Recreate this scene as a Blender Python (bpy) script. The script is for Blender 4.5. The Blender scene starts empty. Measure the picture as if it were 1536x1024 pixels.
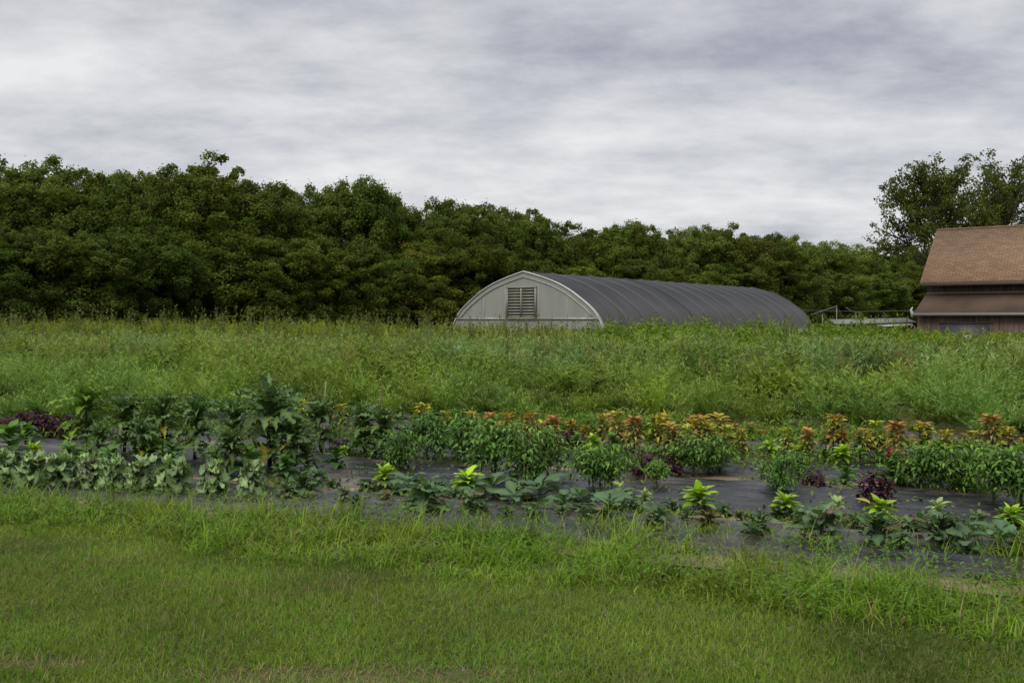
import bpy, math
import numpy as np
from math import radians, sin, cos, pi

C = bpy.context.scene
COL = C.collection
F = 1400.0          # focal length in pixels of a 1536 px wide picture
CAM_H = 1.65
HY = 478.0          # picture row of the horizon

# ------------------------------------------------------------------ helpers
def G(px, py):
    """ground point seen at a picture position"""
    Z = F * CAM_H / (py - HY)
    return np.array([(px - 768) / F * Z, Z])

def P(px, Y):
    return (px - 768) / F * Y

TH = math.atan2(0.348, 0.937)
RS = np.array([cos(TH), -sin(TH)])      # along the planted rows, towards the barn
RT = np.array([sin(TH), cos(TH)])       # across the rows, away from the camera
def ST(s, t):
    s = np.asarray(s); t = np.asarray(t)
    return np.stack([s * RS[0] + t * RT[0], s * RS[1] + t * RT[1]], -1)
def toST(xy):
    xy = np.asarray(xy)
    return xy @ RS, xy @ RT

def hashn(ix, iy, seed):
    h = (ix.astype(np.int64) * 374761393 + iy.astype(np.int64) * 668265263 + seed * 1442695041) & 0xffffffff
    h = ((h ^ (h >> 13)) * 1274126177) & 0xffffffff
    return ((h ^ (h >> 16)) & 0xffff) / 65535.0
def vnoise(x, y, seed=0):
    ix = np.floor(x); iy = np.floor(y); fx = x - ix; fy = y - iy
    fx = fx * fx * (3 - 2 * fx); fy = fy * fy * (3 - 2 * fy)
    a = hashn(ix, iy, seed); b = hashn(ix + 1, iy, seed); c = hashn(ix, iy + 1, seed); d = hashn(ix + 1, iy + 1, seed)
    return (a * (1 - fx) + b * fx) * (1 - fy) + (c * (1 - fx) + d * fx) * fy
def fbm(x, y, seed=0, o=3):
    v = 0; a = 0.5; n = 0
    for k in range(o):
        v = v + a * vnoise(x * 2 ** k, y * 2 ** k, seed + k * 17); n += a; a *= .5
    return v / n

class MB:
    """collects vertices, quads and a colour per vertex; links them as ONE mesh object"""
    def __init__(s): s.v = []; s.f = []; s.c = []; s.n = 0
    def add(s, v, f, c=None):
        v = np.asarray(v, float).reshape(-1, 3); f = np.asarray(f, int).reshape(-1, 4)
        if c is None: c = np.ones((len(v), 3))
        c = np.broadcast_to(np.asarray(c, float), (len(v), 3))
        s.v.append(v); s.f.append(f + s.n); s.c.append(c); s.n += len(v); return s
    def box(s, lo, hi, c=None):
        x0, y0, z0 = lo; x1, y1, z1 = hi
        v = [(x0,y0,z0),(x1,y0,z0),(x1,y1,z0),(x0,y1,z0),(x0,y0,z1),(x1,y0,z1),(x1,y1,z1),(x0,y1,z1)]
        return s.add(v, [(0,3,2,1),(4,5,6,7),(0,1,5,4),(1,2,6,5),(2,3,7,6),(3,0,4,7)], c)
    def hexa(s, v, c=None):
        return s.add(v, [(0,3,2,1),(4,5,6,7),(0,1,5,4),(1,2,6,5),(2,3,7,6),(3,0,4,7)], c)
    def tube(s, pts, r, n=6, c=None):
        pts = np.asarray(pts, float); m = len(pts)
        r = np.broadcast_to(np.asarray(r, float), (m,))
        d = np.gradient(pts, axis=0); d /= np.linalg.norm(d, axis=1)[:, None] + 1e-9
        ref = np.where(np.abs(d[:, 2:3]) > .8, [[1., 0, 0]], [[0, 0, 1.]])
        a = np.cross(d, ref); a /= np.linalg.norm(a, axis=1)[:, None] + 1e-9
        b = np.cross(d, a)
        th = np.arange(n) * 2 * pi / n
        v = pts[:, None] + r[:, None, None] * (a[:, None] * np.cos(th)[None, :, None] + b[:, None] * np.sin(th)[None, :, None])
        f = []
        for i in range(m - 1):
            for j in range(n):
                k = (j + 1) % n
                f.append((i*n+j, i*n+k, (i+1)*n+k, (i+1)*n+j))
        base = m * n
        v = np.concatenate([v.reshape(-1, 3), pts[:1], pts[-1:]])
        for j in range(0, n, 2):
            f.append((base, (j+2) % n, j+1, j)); o = (m-1)*n
            f.append((base+1, o+j, o+(j+1) % n, o+(j+2) % n))
        return s.add(v, f, c)
    def mesh(s, name, mat, smooth=False):
        v = np.concatenate(s.v).astype(np.float32); f = np.concatenate(s.f).astype(np.int32); c = np.concatenate(s.c)
        me = bpy.data.meshes.new(name)
        me.vertices.add(len(v)); me.vertices.foreach_set('co', v.ravel())
        me.loops.add(f.size); me.loops.foreach_set('vertex_index', f.ravel())
        me.polygons.add(len(f)); me.polygons.foreach_set('loop_start', np.arange(0, f.size, 4, dtype=np.int32))
        try: me.polygons.foreach_set('loop_total', np.full(len(f), 4, np.int32))
        except Exception: pass
        at = me.color_attributes.new('tint', 'FLOAT_COLOR', 'POINT')
        at.data.foreach_set('color', np.concatenate([c, np.ones((len(c), 1))], 1).astype(np.float32).ravel())
        if smooth: me.polygons.foreach_set('use_smooth', np.ones(len(f), bool))
        me.update(calc_edges=True)
        me.materials.append(mat)
        return me
    def build(s, name, mat, parent=None, smooth=False):
        o = bpy.data.objects.new(name, s.mesh(name, mat, smooth)); COL.objects.link(o)
        if parent is not None: o.parent = parent
        return o

def tag(o, label=None, cat=None, group=None, kind=None):
    if label: o['label'] = label
    if cat: o['category'] = cat
    if group: o['group'] = group
    if kind: o['kind'] = kind
    return o
def empty(name, loc, rz=0):
    o = bpy.data.objects.new(name, None); COL.objects.link(o)
    o.location = loc; o.rotation_euler = (0, 0, rz); o.empty_display_size = .2
    return o

def leaves(base, yaw, pitch, droop, L, W, prof, fold=0., n=4, cols=3, roll=0., wob=0., rng=None):
    """N ribbons (grass blades, leaves) bending along their length. Returns verts, quads."""
    base = np.asarray(base, float); N = len(base)
    A = lambda x: np.broadcast_to(np.asarray(x, float), (N,))
    yaw, pitch, droop, L, W, roll = map(A, (yaw, pitch, droop, L, W, roll))
    tm = (np.arange(n) + .5) / n
    ang = pitch[:, None] - droop[:, None] * tm[None]
    ds = (L / n)[:, None]
    x = np.concatenate([np.zeros((N, 1)), np.cumsum(np.cos(ang) * ds, 1)], 1)
    z = np.concatenate([np.zeros((N, 1)), np.cumsum(np.sin(ang) * ds, 1)], 1)
    t = np.linspace(0, 1, n + 1)
    a2 = pitch[:, None] - droop[:, None] * t[None]
    w = W[:, None] * np.asarray(prof(t), float)[None]
    cs = np.array([-1., 0, 1]) if cols == 3 else np.array([-1., 1])
    off = cs[None, None] * w[:, :, None]
    lat = off * np.cos(roll)[:, None, None]
    nor = off * np.sin(roll)[:, None, None] + fold * np.abs(off)
    if wob and rng is not None: nor = nor + wob * W[:, None, None] * rng.normal(size=nor.shape) * (np.abs(cs) > 0)
    X = x[:, :, None] - np.sin(a2)[:, :, None] * nor
    Zc = z[:, :, None] + np.cos(a2)[:, :, None] * nor
    cy, sy = np.cos(yaw)[:, None, None], np.sin(yaw)[:, None, None]
    v = np.stack([X * cy - lat * sy, X * sy + lat * cy, Zc], -1) + base[:, None, None]
    k = len(cs); m = (n + 1) * k
    q = np.array([(i*k+j, i*k+j+1, (i+1)*k+j+1, (i+1)*k+j) for i in range(n) for j in range(k - 1)])
    f = (np.arange(N) * m)[:, None, None] + q[None]
    return v.reshape(-1, 3), f.reshape(-1, 4), m
def prof_blade(t): return np.maximum(1 - t ** 1.6, .06)
def prof_ovate(t): return np.maximum(np.sin(pi * np.clip(t, 0, 1) ** .8) ** .8, .04)
def prof_lance(t): return np.maximum(np.sin(pi * t ** .65), .04)
def prof_obov(t): return np.maximum(np.where(t < .3, .12 + t * 1.2, np.sin(pi * np.clip(.2 + t * .75, 0, 1)) ** .6), .05)

def add_leaves(mb, rng, base, yaw, pitch, droop, L, W, prof, col, rib=1.25, var=.12, **k):
    v, f, m = leaves(base, yaw, pitch, droop, L, W, prof, rng=rng, **k)
    N = len(base); col = np.broadcast_to(np.asarray(col, float), (N, 3))
    c = col * (1 + var * rng.normal(size=(N, 1)).clip(-2, 2))
    c = np.repeat(c[:, None], m, 1)
    if k.get('cols', 3) == 3: c[:, 1::3] *= rib
    mb.add(v, f, np.clip(c.reshape(-1, 3), .002, .9))

def quads(mb, p, d, nrm, L, W, col):
    """diamond leaves: tip direction d, width across"""
    d = d / (np.linalg.norm(d, axis=1)[:, None] + 1e-9)
    a = np.cross(d, nrm); a /= np.linalg.norm(a, axis=1)[:, None] + 1e-9
    L = np.broadcast_to(L, (len(p),))[:, None]; W = np.broadcast_to(W, (len(p),))[:, None]
    v = np.stack([p, p + d * L * .45 + a * W * .5, p + d * L, p + d * L * .45 - a * W * .5], 1)
    mb.add(v.reshape(-1, 3), np.arange(4 * len(p)).reshape(-1, 4), np.repeat(col, 4, 0))

# ------------------------------------------------------------------ materials
def newmat(name):
    m = bpy.data.materials.new(name); m.use_nodes = True
    nt = m.node_tree; nt.nodes.clear()
    out = nt.nodes.new('ShaderNodeOutputMaterial')
    return m, nt, out
def nd(nt, typ, **kw):
    n = nt.nodes.new(typ)
    for k, v in kw.items():
        if k in n.inputs: n.inputs[k].default_value = v
        else: setattr(n, k, v)
    return n
def mix(nt, a, b, fac, mode='MIX'):
    n = nt.nodes.new('ShaderNodeMix'); n.data_type = 'RGBA'; n.blend_type = mode
    for sock, val in ((n.inputs[0], fac), (n.inputs[6], a), (n.inputs[7], b)):
        if hasattr(val, 'is_output'): nt.links.new(val, sock)
        elif isinstance(val, (int, float)): sock.default_value = val
        else: sock.default_value = (*val, 1)
    return n.outputs[2]
def noise(nt, scale, vec=None, detail=4, rough=.55, dist=0., mapscale=None, coord='Object'):
    tc = nt.nodes.new('ShaderNodeTexCoord')
    mp = nt.nodes.new('ShaderNodeMapping')
    nt.links.new(tc.outputs[coord], mp.inputs['Vector'])
    if mapscale: mp.inputs['Scale'].default_value = mapscale
    n = nd(nt, 'ShaderNodeTexNoise', Scale=scale, Detail=detail, Roughness=rough, Distortion=dist)
    nt.links.new(mp.outputs[0], n.inputs['Vector'])
    return n.outputs['Fac']
def ramp(nt, fac, p0, p1, c0=(0,0,0), c1=(1,1,1)):
    r = nt.nodes.new('ShaderNodeValToRGB')
    r.color_ramp.elements[0].position = p0; r.color_ramp.elements[1].position = p1
    r.color_ramp.elements[0].color = (*c0, 1); r.color_ramp.elements[1].color = (*c1, 1)
    nt.links.new(fac, r.inputs[0]); return r.outputs[0]
def leaf_mat(name, rough=.55, trans=.28, spec=.35):
    m, nt, out = newmat(name)
    at = nd(nt, 'ShaderNodeAttribute', attribute_name='tint')
    oi = nt.nodes.new('ShaderNodeObjectInfo')
    col = mix(nt, at.outputs['Color'], oi.outputs['Color'], 1.0, 'MULTIPLY')
    pb = nd(nt, 'ShaderNodeBsdfPrincipled', Roughness=rough)
    pb.inputs['Specular IOR Level'].default_value = spec
    nt.links.new(col, pb.inputs['Base Color'])
    tr = nt.nodes.new('ShaderNodeBsdfTranslucent')
    tcol = mix(nt, col, (1.15, 1.2, .6), 1.0, 'MULTIPLY')
    nt.links.new(tcol, tr.inputs['Color'])
    ms = nt.nodes.new('ShaderNodeMixShader'); ms.inputs[0].default_value = trans
    nt.links.new(pb.outputs[0], ms.inputs[1]); nt.links.new(tr.outputs[0], ms.inputs[2])
    nt.links.new(ms.outputs[0], out.inputs[0])
    return m
def pmat(name, base, rough=.7, var=None, vscale=4, mapscale=None, bump=0, bscale=30, bmap=None, spec=.5, metal=0, detail=5):
    m, nt, out = newmat(name)
    pb = nd(nt, 'ShaderNodeBsdfPrincipled', Roughness=rough, Metallic=metal)
    pb.inputs['Specular IOR Level'].default_value = spec
    at = nd(nt, 'ShaderNodeAttribute', attribute_name='tint')
    c = None
    if var:
        f = ramp(nt, noise(nt, vscale, mapscale=mapscale, detail=detail), .3, .7)
        c = mix(nt, base, var, f)
    else:
        c = mix(nt, base, base, 0)
    c = mix(nt, c, at.outputs['Color'], 1.0, 'MULTIPLY')
    nt.links.new(c, pb.inputs['Base Color'])
    if bump:
        b = nd(nt, 'ShaderNodeBump', Strength=bump, Distance=.02)
        nt.links.new(noise(nt, bscale, mapscale=bmap), b.inputs['Height'])
        nt.links.new(b.outputs[0], pb.inputs['Normal'])
    nt.links.new(pb.outputs[0], out.inputs[0])
    return m

M_GRASS = leaf_mat('grass_blades', .65, .32, .12)
M_LEAF = leaf_mat('leaf', .6, .28, .2)
M_WEED = leaf_mat('weed_leaf', .65, .32, .12)
M_TREE = leaf_mat('tree_leaf', .65, .38, .12)
M_STEM = pmat('stem', (1, 1, 1), .8)
M_BARK = pmat('bark', (.055, .045, .035), .9, (.03, .025, .02), 6, bump=.6, bscale=14)

# ------------------------------------------------------------------ ground
def ground_mat():
    m, nt, out = newmat('turf_soil')
    pb = nd(nt, 'ShaderNodeBsdfPrincipled', Roughness=.95); pb.inputs['Specular IOR Level'].default_value = .1
    a = ramp(nt, noise(nt, .9, detail=6), .35, .65)
    b = ramp(nt, noise(nt, 14, detail=5), .35, .68)
    c = mix(nt, (.035, .06, .014), (.075, .085, .024), a)
    c = mix(nt, c, (.09, .07, .035), b)
    nt.links.new(c, pb.inputs['Base Color'])
    bp = nd(nt, 'ShaderNodeBump', Strength=.8, Distance=.03)
    nt.links.new(noise(nt, 30, detail=6), bp.inputs['Height']); nt.links.new(bp.outputs[0], pb.inputs['Normal'])
    nt.links.new(pb.outputs[0], out.inputs[0]); return m
def grid(x0, x1, nx, y0, y1, ny, zf):
    xs = np.linspace(x0, x1, nx); ys = np.linspace(y0, y1, ny)
    X, Y = np.meshgrid(xs, ys); Zz = zf(X, Y) + 0 * X
    v = np.stack([X, Y, Zz], -1).reshape(-1, 3)
    i = np.arange((ny - 1) * nx).reshape(ny - 1, nx)[:, :-1].ravel()
    return v, np.stack([i, i + 1, i + nx + 1, i + nx], 1)
g = MB(); g.add(*grid(-1500, 1500, 31, -200, 2800, 31, lambda x, y: 0))
tag(g.build('ground', ground_mat()), kind='structure')

M_SOIL = pmat('bare_soil', (.13, .1, .065), .95, (.24, .185, .12), 5, bump=.8, bscale=25, spec=.1)
g = MB(); v, f = grid(-22, 12, 160, 6.2, 14.2, 60, lambda s, t: .004 + .02 * fbm(s * 3, t * 3, 4))
g.add(v, f); o = g.build('soil', M_SOIL, smooth=True); o.rotation_euler = (0, 0, -TH); tag(o, kind='structure')

# ------------------------------------------------------------------ plastic mulch beds
def plastic_mat():
    m, nt, out = newmat('black_plastic_film')
    pb = nd(nt, 'ShaderNodeBsdfPrincipled'); pb.inputs['Specular IOR Level'].default_value = .36
    at = nd(nt, 'ShaderNodeAttribute', attribute_name='tint'); sep = nt.nodes.new('ShaderNodeSeparateColor'); nt.links.new(at.outputs['Color'], sep.inputs[0])
    d0 = ramp(nt, noise(nt, 7, detail=8, rough=.7), .25, .75); mu = nd(nt, 'ShaderNodeMath', operation='MULTIPLY'); nt.links.new(sep.outputs[0], mu.inputs[0]); nt.links.new(d0, mu.inputs[1]); d = mu.outputs[0]
    d2 = ramp(nt, noise(nt, 22, detail=5), .6, .8)
    c = mix(nt, (.007, .007, .009), (.15, .115, .08), d)
    c = mix(nt, c, (.085, .07, .052), d2)
    nt.links.new(c, pb.inputs['Base Color'])
    r = ramp(nt, noise(nt, 3, detail=6), .3, .7, (.2,) * 3, (.46,) * 3)
    nt.links.new(r, pb.inputs['Roughness'])
    bp = nd(nt, 'ShaderNodeBump', Strength=.9, Distance=.03)
    nt.links.new(noise(nt, 4, detail=6, dist=.8, mapscale=(.3, 3.4, 1)), bp.inputs['Height'])
    nt.links.new(bp.outputs[0], pb.inputs['Normal'])
    nt.links.new(pb.outputs[0], out.inputs[0]); return m
M_PLASTIC = plastic_mat()
BEDS = [(6.52, 7.62, .06, 'black plastic mulch strip along the grass edge under dark seedlings'),
        (7.92, 9.55, .06, 'widest black plastic mulch sheet under lime rosettes and bushy pepper plants'),
        (9.86, 10.95, .06, 'black plastic mulch sheet between the pepper bushes and purple leafy plants'),
        (11.36, 12.40, .14, 'black plastic mulch bed under lime leafy plants before the orange row'),
        (12.76, 13.9, .10, 'black plastic mulch bed under the orange and yellow leafed row')]
def bed_top(t):
    for a, b, h, _ in BEDS:
        if a < t < b:
            e = min(t - a, b - t)
            return h * min(1, (e / .16)) ** .5 if e < .16 else h
    return .0
# ------------------------------------------------------------------ lawn and grass strip
R = np.random.default_rng(5)
def edge_t(s):      # mown lawn / long grass border, wavy
    return 5.42 + .28 * (fbm(s * .8, s * 0, 61) - .5) * 2
def lawn():
    mb = MB(); N = 420000
    Y = 3.5 + 4.2 * R.random(N) ** 1.25; X = (R.random(N) * 2 - 1) * (Y * .66 + 1.4)
    s, t = toST(np.stack([X, Y], 1))
    k = (t < edge_t(s) + .25); X, Y = X[k], Y[k]; N = len(X)
    n1 = fbm(X * .7, Y * 1.1, 70, 3); n2 = fbm(X * 4, Y * 4, 71, 3); n3 = fbm(X * 1.1 + 9, Y * 1.5, 75, 2)
    dry = np.clip((n2 * .6 + n1 * .4 - .54) * 6, 0, 1)
    # worn, brownish patch close to the camera
    worn = np.clip(1.1 - (((X + .7) / 1.0) ** 2 + ((Y - 4.3) / .16) ** 2), 0, 1) + np.clip(1 - (((X + 2.3) / .4) ** 2 + ((Y - 4.45) / .1) ** 2), 0, 1)
    worn = np.clip(worn * (.4 + 1.2 * n2), 0, 1)
    k = R.random(N) > worn * .85
    X, Y, n1, n2, n3, dry, worn = [a[k] for a in (X, Y, n1, n2, n3, dry, worn)]; N = len(X)
    col = np.array([.108, .182, .017]) * np.clip(.35 + 1.3 * n3, .5, 1.5)[:, None]
    yel = np.clip((fbm(X * 1.6 + 20, Y * 2, 78, 3) - .45) * 3, 0, 1)[:, None]; col = col * (1 - .3 * yel) + np.array([.2, .225, .03]) * .3 * yel
    col = col * (1 - dry[:, None] * .5) + np.array([.16, .16, .05]) * dry[:, None] * .5
    cl = R.random(N)
    col = np.where((cl < .07 + worn * .5)[:, None], np.array([.24, .19, .1]), col)
    col = np.where((cl > .93)[:, None], np.array([.15, .22, .025]), col)
    h = (.028 + .03 * R.random(N)) * (.75 + .6 * n1)
    add_leaves(mb, R, np.stack([X, Y, 0 * X], 1), R.random(N) * 2 * pi, R.uniform(.15, 1.35, N), R.uniform(-.2, 1.3, N), h * 1.12,
               R.uniform(.0013, .0026, N), prof_blade, col, var=.22, n=2, cols=2)
    # clover and plantain among the blades
    N2 = 9000
    Y = 3.5 + 3.6 * R.random(N2); X = (R.random(N2) * 2 - 1) * (Y * .6 + .6)
    s, t = toST(np.stack([X, Y], 1)); k = (t < edge_t(s) + .2) & (fbm(X * 2, Y * 2, 81) > .5); X, Y = X[k], Y[k]
    add_leaves(mb, R, np.stack([X, Y, .02 + .02 * R.random(len(X))], 1), R.random(len(X)) * 6.28, R.uniform(-.1, .5, len(X)), .4, R.uniform(.014, .03, len(X)),
               R.uniform(.005, .009, len(X)), prof_ovate, np.array([.06, .115, .028]), n=2, cols=2)
    tag(mb.build('lawn_grass', M_GRASS), kind='stuff')
lawn()

def strip():
    mb = MB()
    N = 104000
    s = R.uniform(-11.5, 7.5, N); t = R.uniform(5.15, 7.4, N)
    # tufts: pull blades to tuft centres
    K = 1100; cs = R.uniform(-11.5, 7.5, K); ct = R.uniform(5.3, 7.4, K); ch = R.uniform(.6, 1.5, K)
    j = R.integers(0, K, N); loose = R.random(N) < .35
    s = np.where(loose, s, cs[j] + R.normal(0, .07, N)); t = np.where(loose, t, ct[j] + R.normal(0, .055, N))
    hh = np.where(loose, .8, ch[j])
    xy = ST(s, t); X, Y = xy[:, 0], xy[:, 1]
    k = (Y > 3) & (np.abs(X) < Y * .72 + 1.8) & (t > edge_t(s) - .06 + R.normal(0, .05, N)) & (t < np.interp(s, [-9, -5, -2.6, -.7, 3], [6.28, 6.5, 6.95, 7.2, 7.3]) + .35 * (fbm(s * 1.6, s * 0, 77) - .5))
    s, t, X, Y, hh, j = [a[k] for a in (s, t, X, Y, hh, j)]; N = len(s)
    big = fbm(s * .9, t * 1.4, 83, 3)
    e = np.clip((t - edge_t(s)) / .45, .0, 1)
    H = (.08 + .185 * big) * hh * (.45 + .55 * e)
    H *= np.where(s < -4.5, .95, 1.0) * np.where((s > -4.2) & (s < -3.2) & (t < 6.3), .8, 1)
    H *= np.where((s > 1.2) & (t < 6.2), 1.75, 1)          # rank clump nearest the barn end
    bare = fbm(s * 1.1 + 3, t * 1.6, 91, 2)
    k = (R.random(N) > np.clip((bare - .62) * 6, 0, .9) * (t < 6.2)); s, t, X, Y, H, big, j = [a[k] for a in (s, t, X, Y, H, big, j)]; N = len(s)
    warm = fbm(s * 1.5, t * 1.5, 95, 2)[:, None]; brt = (.55 + .85 * hashn(j, j * 0, 9))[:, None]
    col = (np.array([.112, .225, .014]) * (1 - warm) + np.array([.17, .23, .024]) * warm) * brt
    col = np.where((R.random(N) < .07)[:, None], np.array([.24, .2, .09]), col)
    add_leaves(mb, R, np.stack([X, Y, 0 * X], 1), R.random(N) * 2 * pi, R.uniform(.5, 1.5, N), R.uniform(.2, 2.8, N), H * R.uniform(.8, 1.6, N),
               R.uniform(.0022, .0052, N), prof_blade, col, var=.15, n=4, cols=2)
    # broad low leaves: crabgrass, clover, dock
    N = 20000
    s = R.uniform(-11.5, 7.5, N); t = R.uniform(5.3, 6.9, N); xy = ST(s, t); X, Y = xy[:, 0], xy[:, 1]
    k = (Y > 3) & (np.abs(X) < Y * .72 + 1.8) & (t > edge_t(s)) & (fbm(s * 1.3 + 40, t * 1.3, 99) > .45); s, t, X, Y = [a[k] for a in (s, t, X, Y)]; N = len(s)
    add_leaves(mb, R, np.stack([X, Y, R.uniform(.03, .16, N)], 1), R.random(N) * 6.28, R.uniform(-.2, .9, N), R.uniform(.2, 1, N), R.uniform(.02, .06, N),
               R.uniform(.006, .013, N), prof_ovate, np.array([.085, .165, .02]), n=3, cols=2)
    # tall seeding grass stems leaning over the plastic
    N = 260
    px = np.concatenate([R.uniform(0, 480, 120), R.uniform(600, 1010, 80), R.uniform(1180, 1536, 60)]); 
    s0 = np.interp(px, [0, 768, 1536], [-8.3, -2.6, 1.2]) + R.normal(0, .1, N); t0 = np.interp(s0, [-9, -5, -2.6, -.7, 3], [6.28, 6.5, 6.95, 7.2, 7.3]) + R.uniform(-.4, .1, N)
    xy = ST(s0, t0)
    add_leaves(mb, R, np.stack([xy[:, 0], xy[:, 1], 0 * s0], 1), R.random(N) * 6.28, R.uniform(1.1, 1.5, N), R.uniform(.3, 1.6, N), R.uniform(.22, .42, N),
               .0042, prof_blade, np.array([.15, .21, .05]), n=6, cols=2)
    tag(mb.build('long_grass', M_GRASS), kind='stuff')
strip()

# ------------------------------------------------------------------ low weeds in the gaps between the beds
def low_weeds():
    mb = MB()
    for (t0, t1, s0, s1, n, col, hmax) in [(9.55, 9.95, -16, 5, 9000, (.095, .16, .025), .13), (10.9, 11.4, -17, 5, 15000, (.09, .165, .02), .17),
                                    (11.75, 12.95, -5.5, 2.4, 30000, (.1, .18, .022), .24), (12.3, 13.6, -4.5, -.3, 14000, (.12, .18, .028), .28),
                                    (12.4, 12.8, -17, 5, 7000, (.09, .16, .032), .22), (7.6, 7.95, -9, 3, 4500, (.1, .16, .025), .09), (8.0, 9.6, -9, 3, 1700, (.1, .15, .03), .05), (9.95, 10.9, -9, 4, 5000, (.1, .17, .025), .11), (6.7, 7.6, -6, 3, 900, (.11, .16, .03), .06), (11.2, 13.5, -16, -9.2, 11000, (.085, .15, .03), .34)]:
        s = R.uniform(s0, s1, n); t = R.uniform(t0, t1, n)
        m = fbm(s * 1.3, t * 1.3, int(t0 * 10), 2)
        k = (m > .47) | (n > 12000) & (m > .3); s, t, m = s[k], t[k], m[k]
        xy = ST(s, t); z = np.array([bed_top(a) for a in t]) * .9
        h = hmax * R.random(len(s)) * np.clip((m - .4) * 4, .2, 1)
        add_leaves(mb, R, np.stack([xy[:, 0], xy[:, 1], z + h], 1), R.random(len(s)) * 6.28, R.uniform(-.1, 1.2, len(s)), R.uniform(.1, 1, len(s)), R.uniform(.035, .085, len(s)),
                   R.uniform(.008, .017, len(s)), prof_ovate, np.array(col), n=3, cols=2)
    tag(mb.build('low_weeds', M_WEED), kind='stuff')
low_weeds()

# ------------------------------------------------------------------ the weedy field
def clumps(mb, rng, xy, h, spread, S, Lf, leafL, leafW, col, top, tilt=(.1, .7), u0=.25, z0=None, lift=(.1, 1.2)):
    """bushy herbs: S stems per plant, Lf leaflets per stem set along the stem"""
    N = len(xy); rep = lambda a: np.repeat(a, S, 0)
    b = rep(xy); hh = rep(h) * rng.uniform(.65, 1.08, N * S); yaw = rng.random(N * S) * 2 * pi; ti = rng.uniform(*tilt, N * S)
    c = rep(col)
    u = rng.uniform(u0, 1, (N * S, Lf))
    r = np.sin(ti)[:, None] * u ** 1.25 * hh[:, None] * spread
    z = np.cos(ti * .7)[:, None] * hh[:, None] * u
    p = np.stack([b[:, None, 0] + r * np.cos(yaw)[:, None], b[:, None, 1] + r * np.sin(yaw)[:, None], z], -1).reshape(-1, 3)
    M = len(p); ly = np.repeat(yaw, Lf) + rng.normal(0, 1.1, M); pit = rng.uniform(*lift, M)
    d = np.stack([np.cos(ly) * np.cos(pit), np.sin(ly) * np.cos(pit), np.sin(pit)], 1)
    nrm = rng.normal(size=(M, 3)) * .5 + [0, 0, 1]
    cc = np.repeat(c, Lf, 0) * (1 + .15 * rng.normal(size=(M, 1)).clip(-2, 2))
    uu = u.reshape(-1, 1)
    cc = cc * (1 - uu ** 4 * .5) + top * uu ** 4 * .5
    quads(mb, p, d, nrm, leafL * rng.uniform(.6, 1.3, M), leafW * rng.uniform(.7, 1.2, M), np.clip(cc, .004, .8))
def inview(xy, m=.62, pad=1.0):
    return (np.abs(xy[:, 0]) < xy[:, 1] * m + pad) & (xy[:, 1] > 3)
def zone(rng, t0, t1, dens, sl=-45, sr=30):
    n = int((t1 - t0) * (sr - sl) * dens)
    s = rng.uniform(sl, sr, n); t = rng.uniform(t0, t1, n); xy = ST(s, t); k = inview(xy); return xy[k], s[k], t[k]
W = np.random.default_rng(11)
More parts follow.
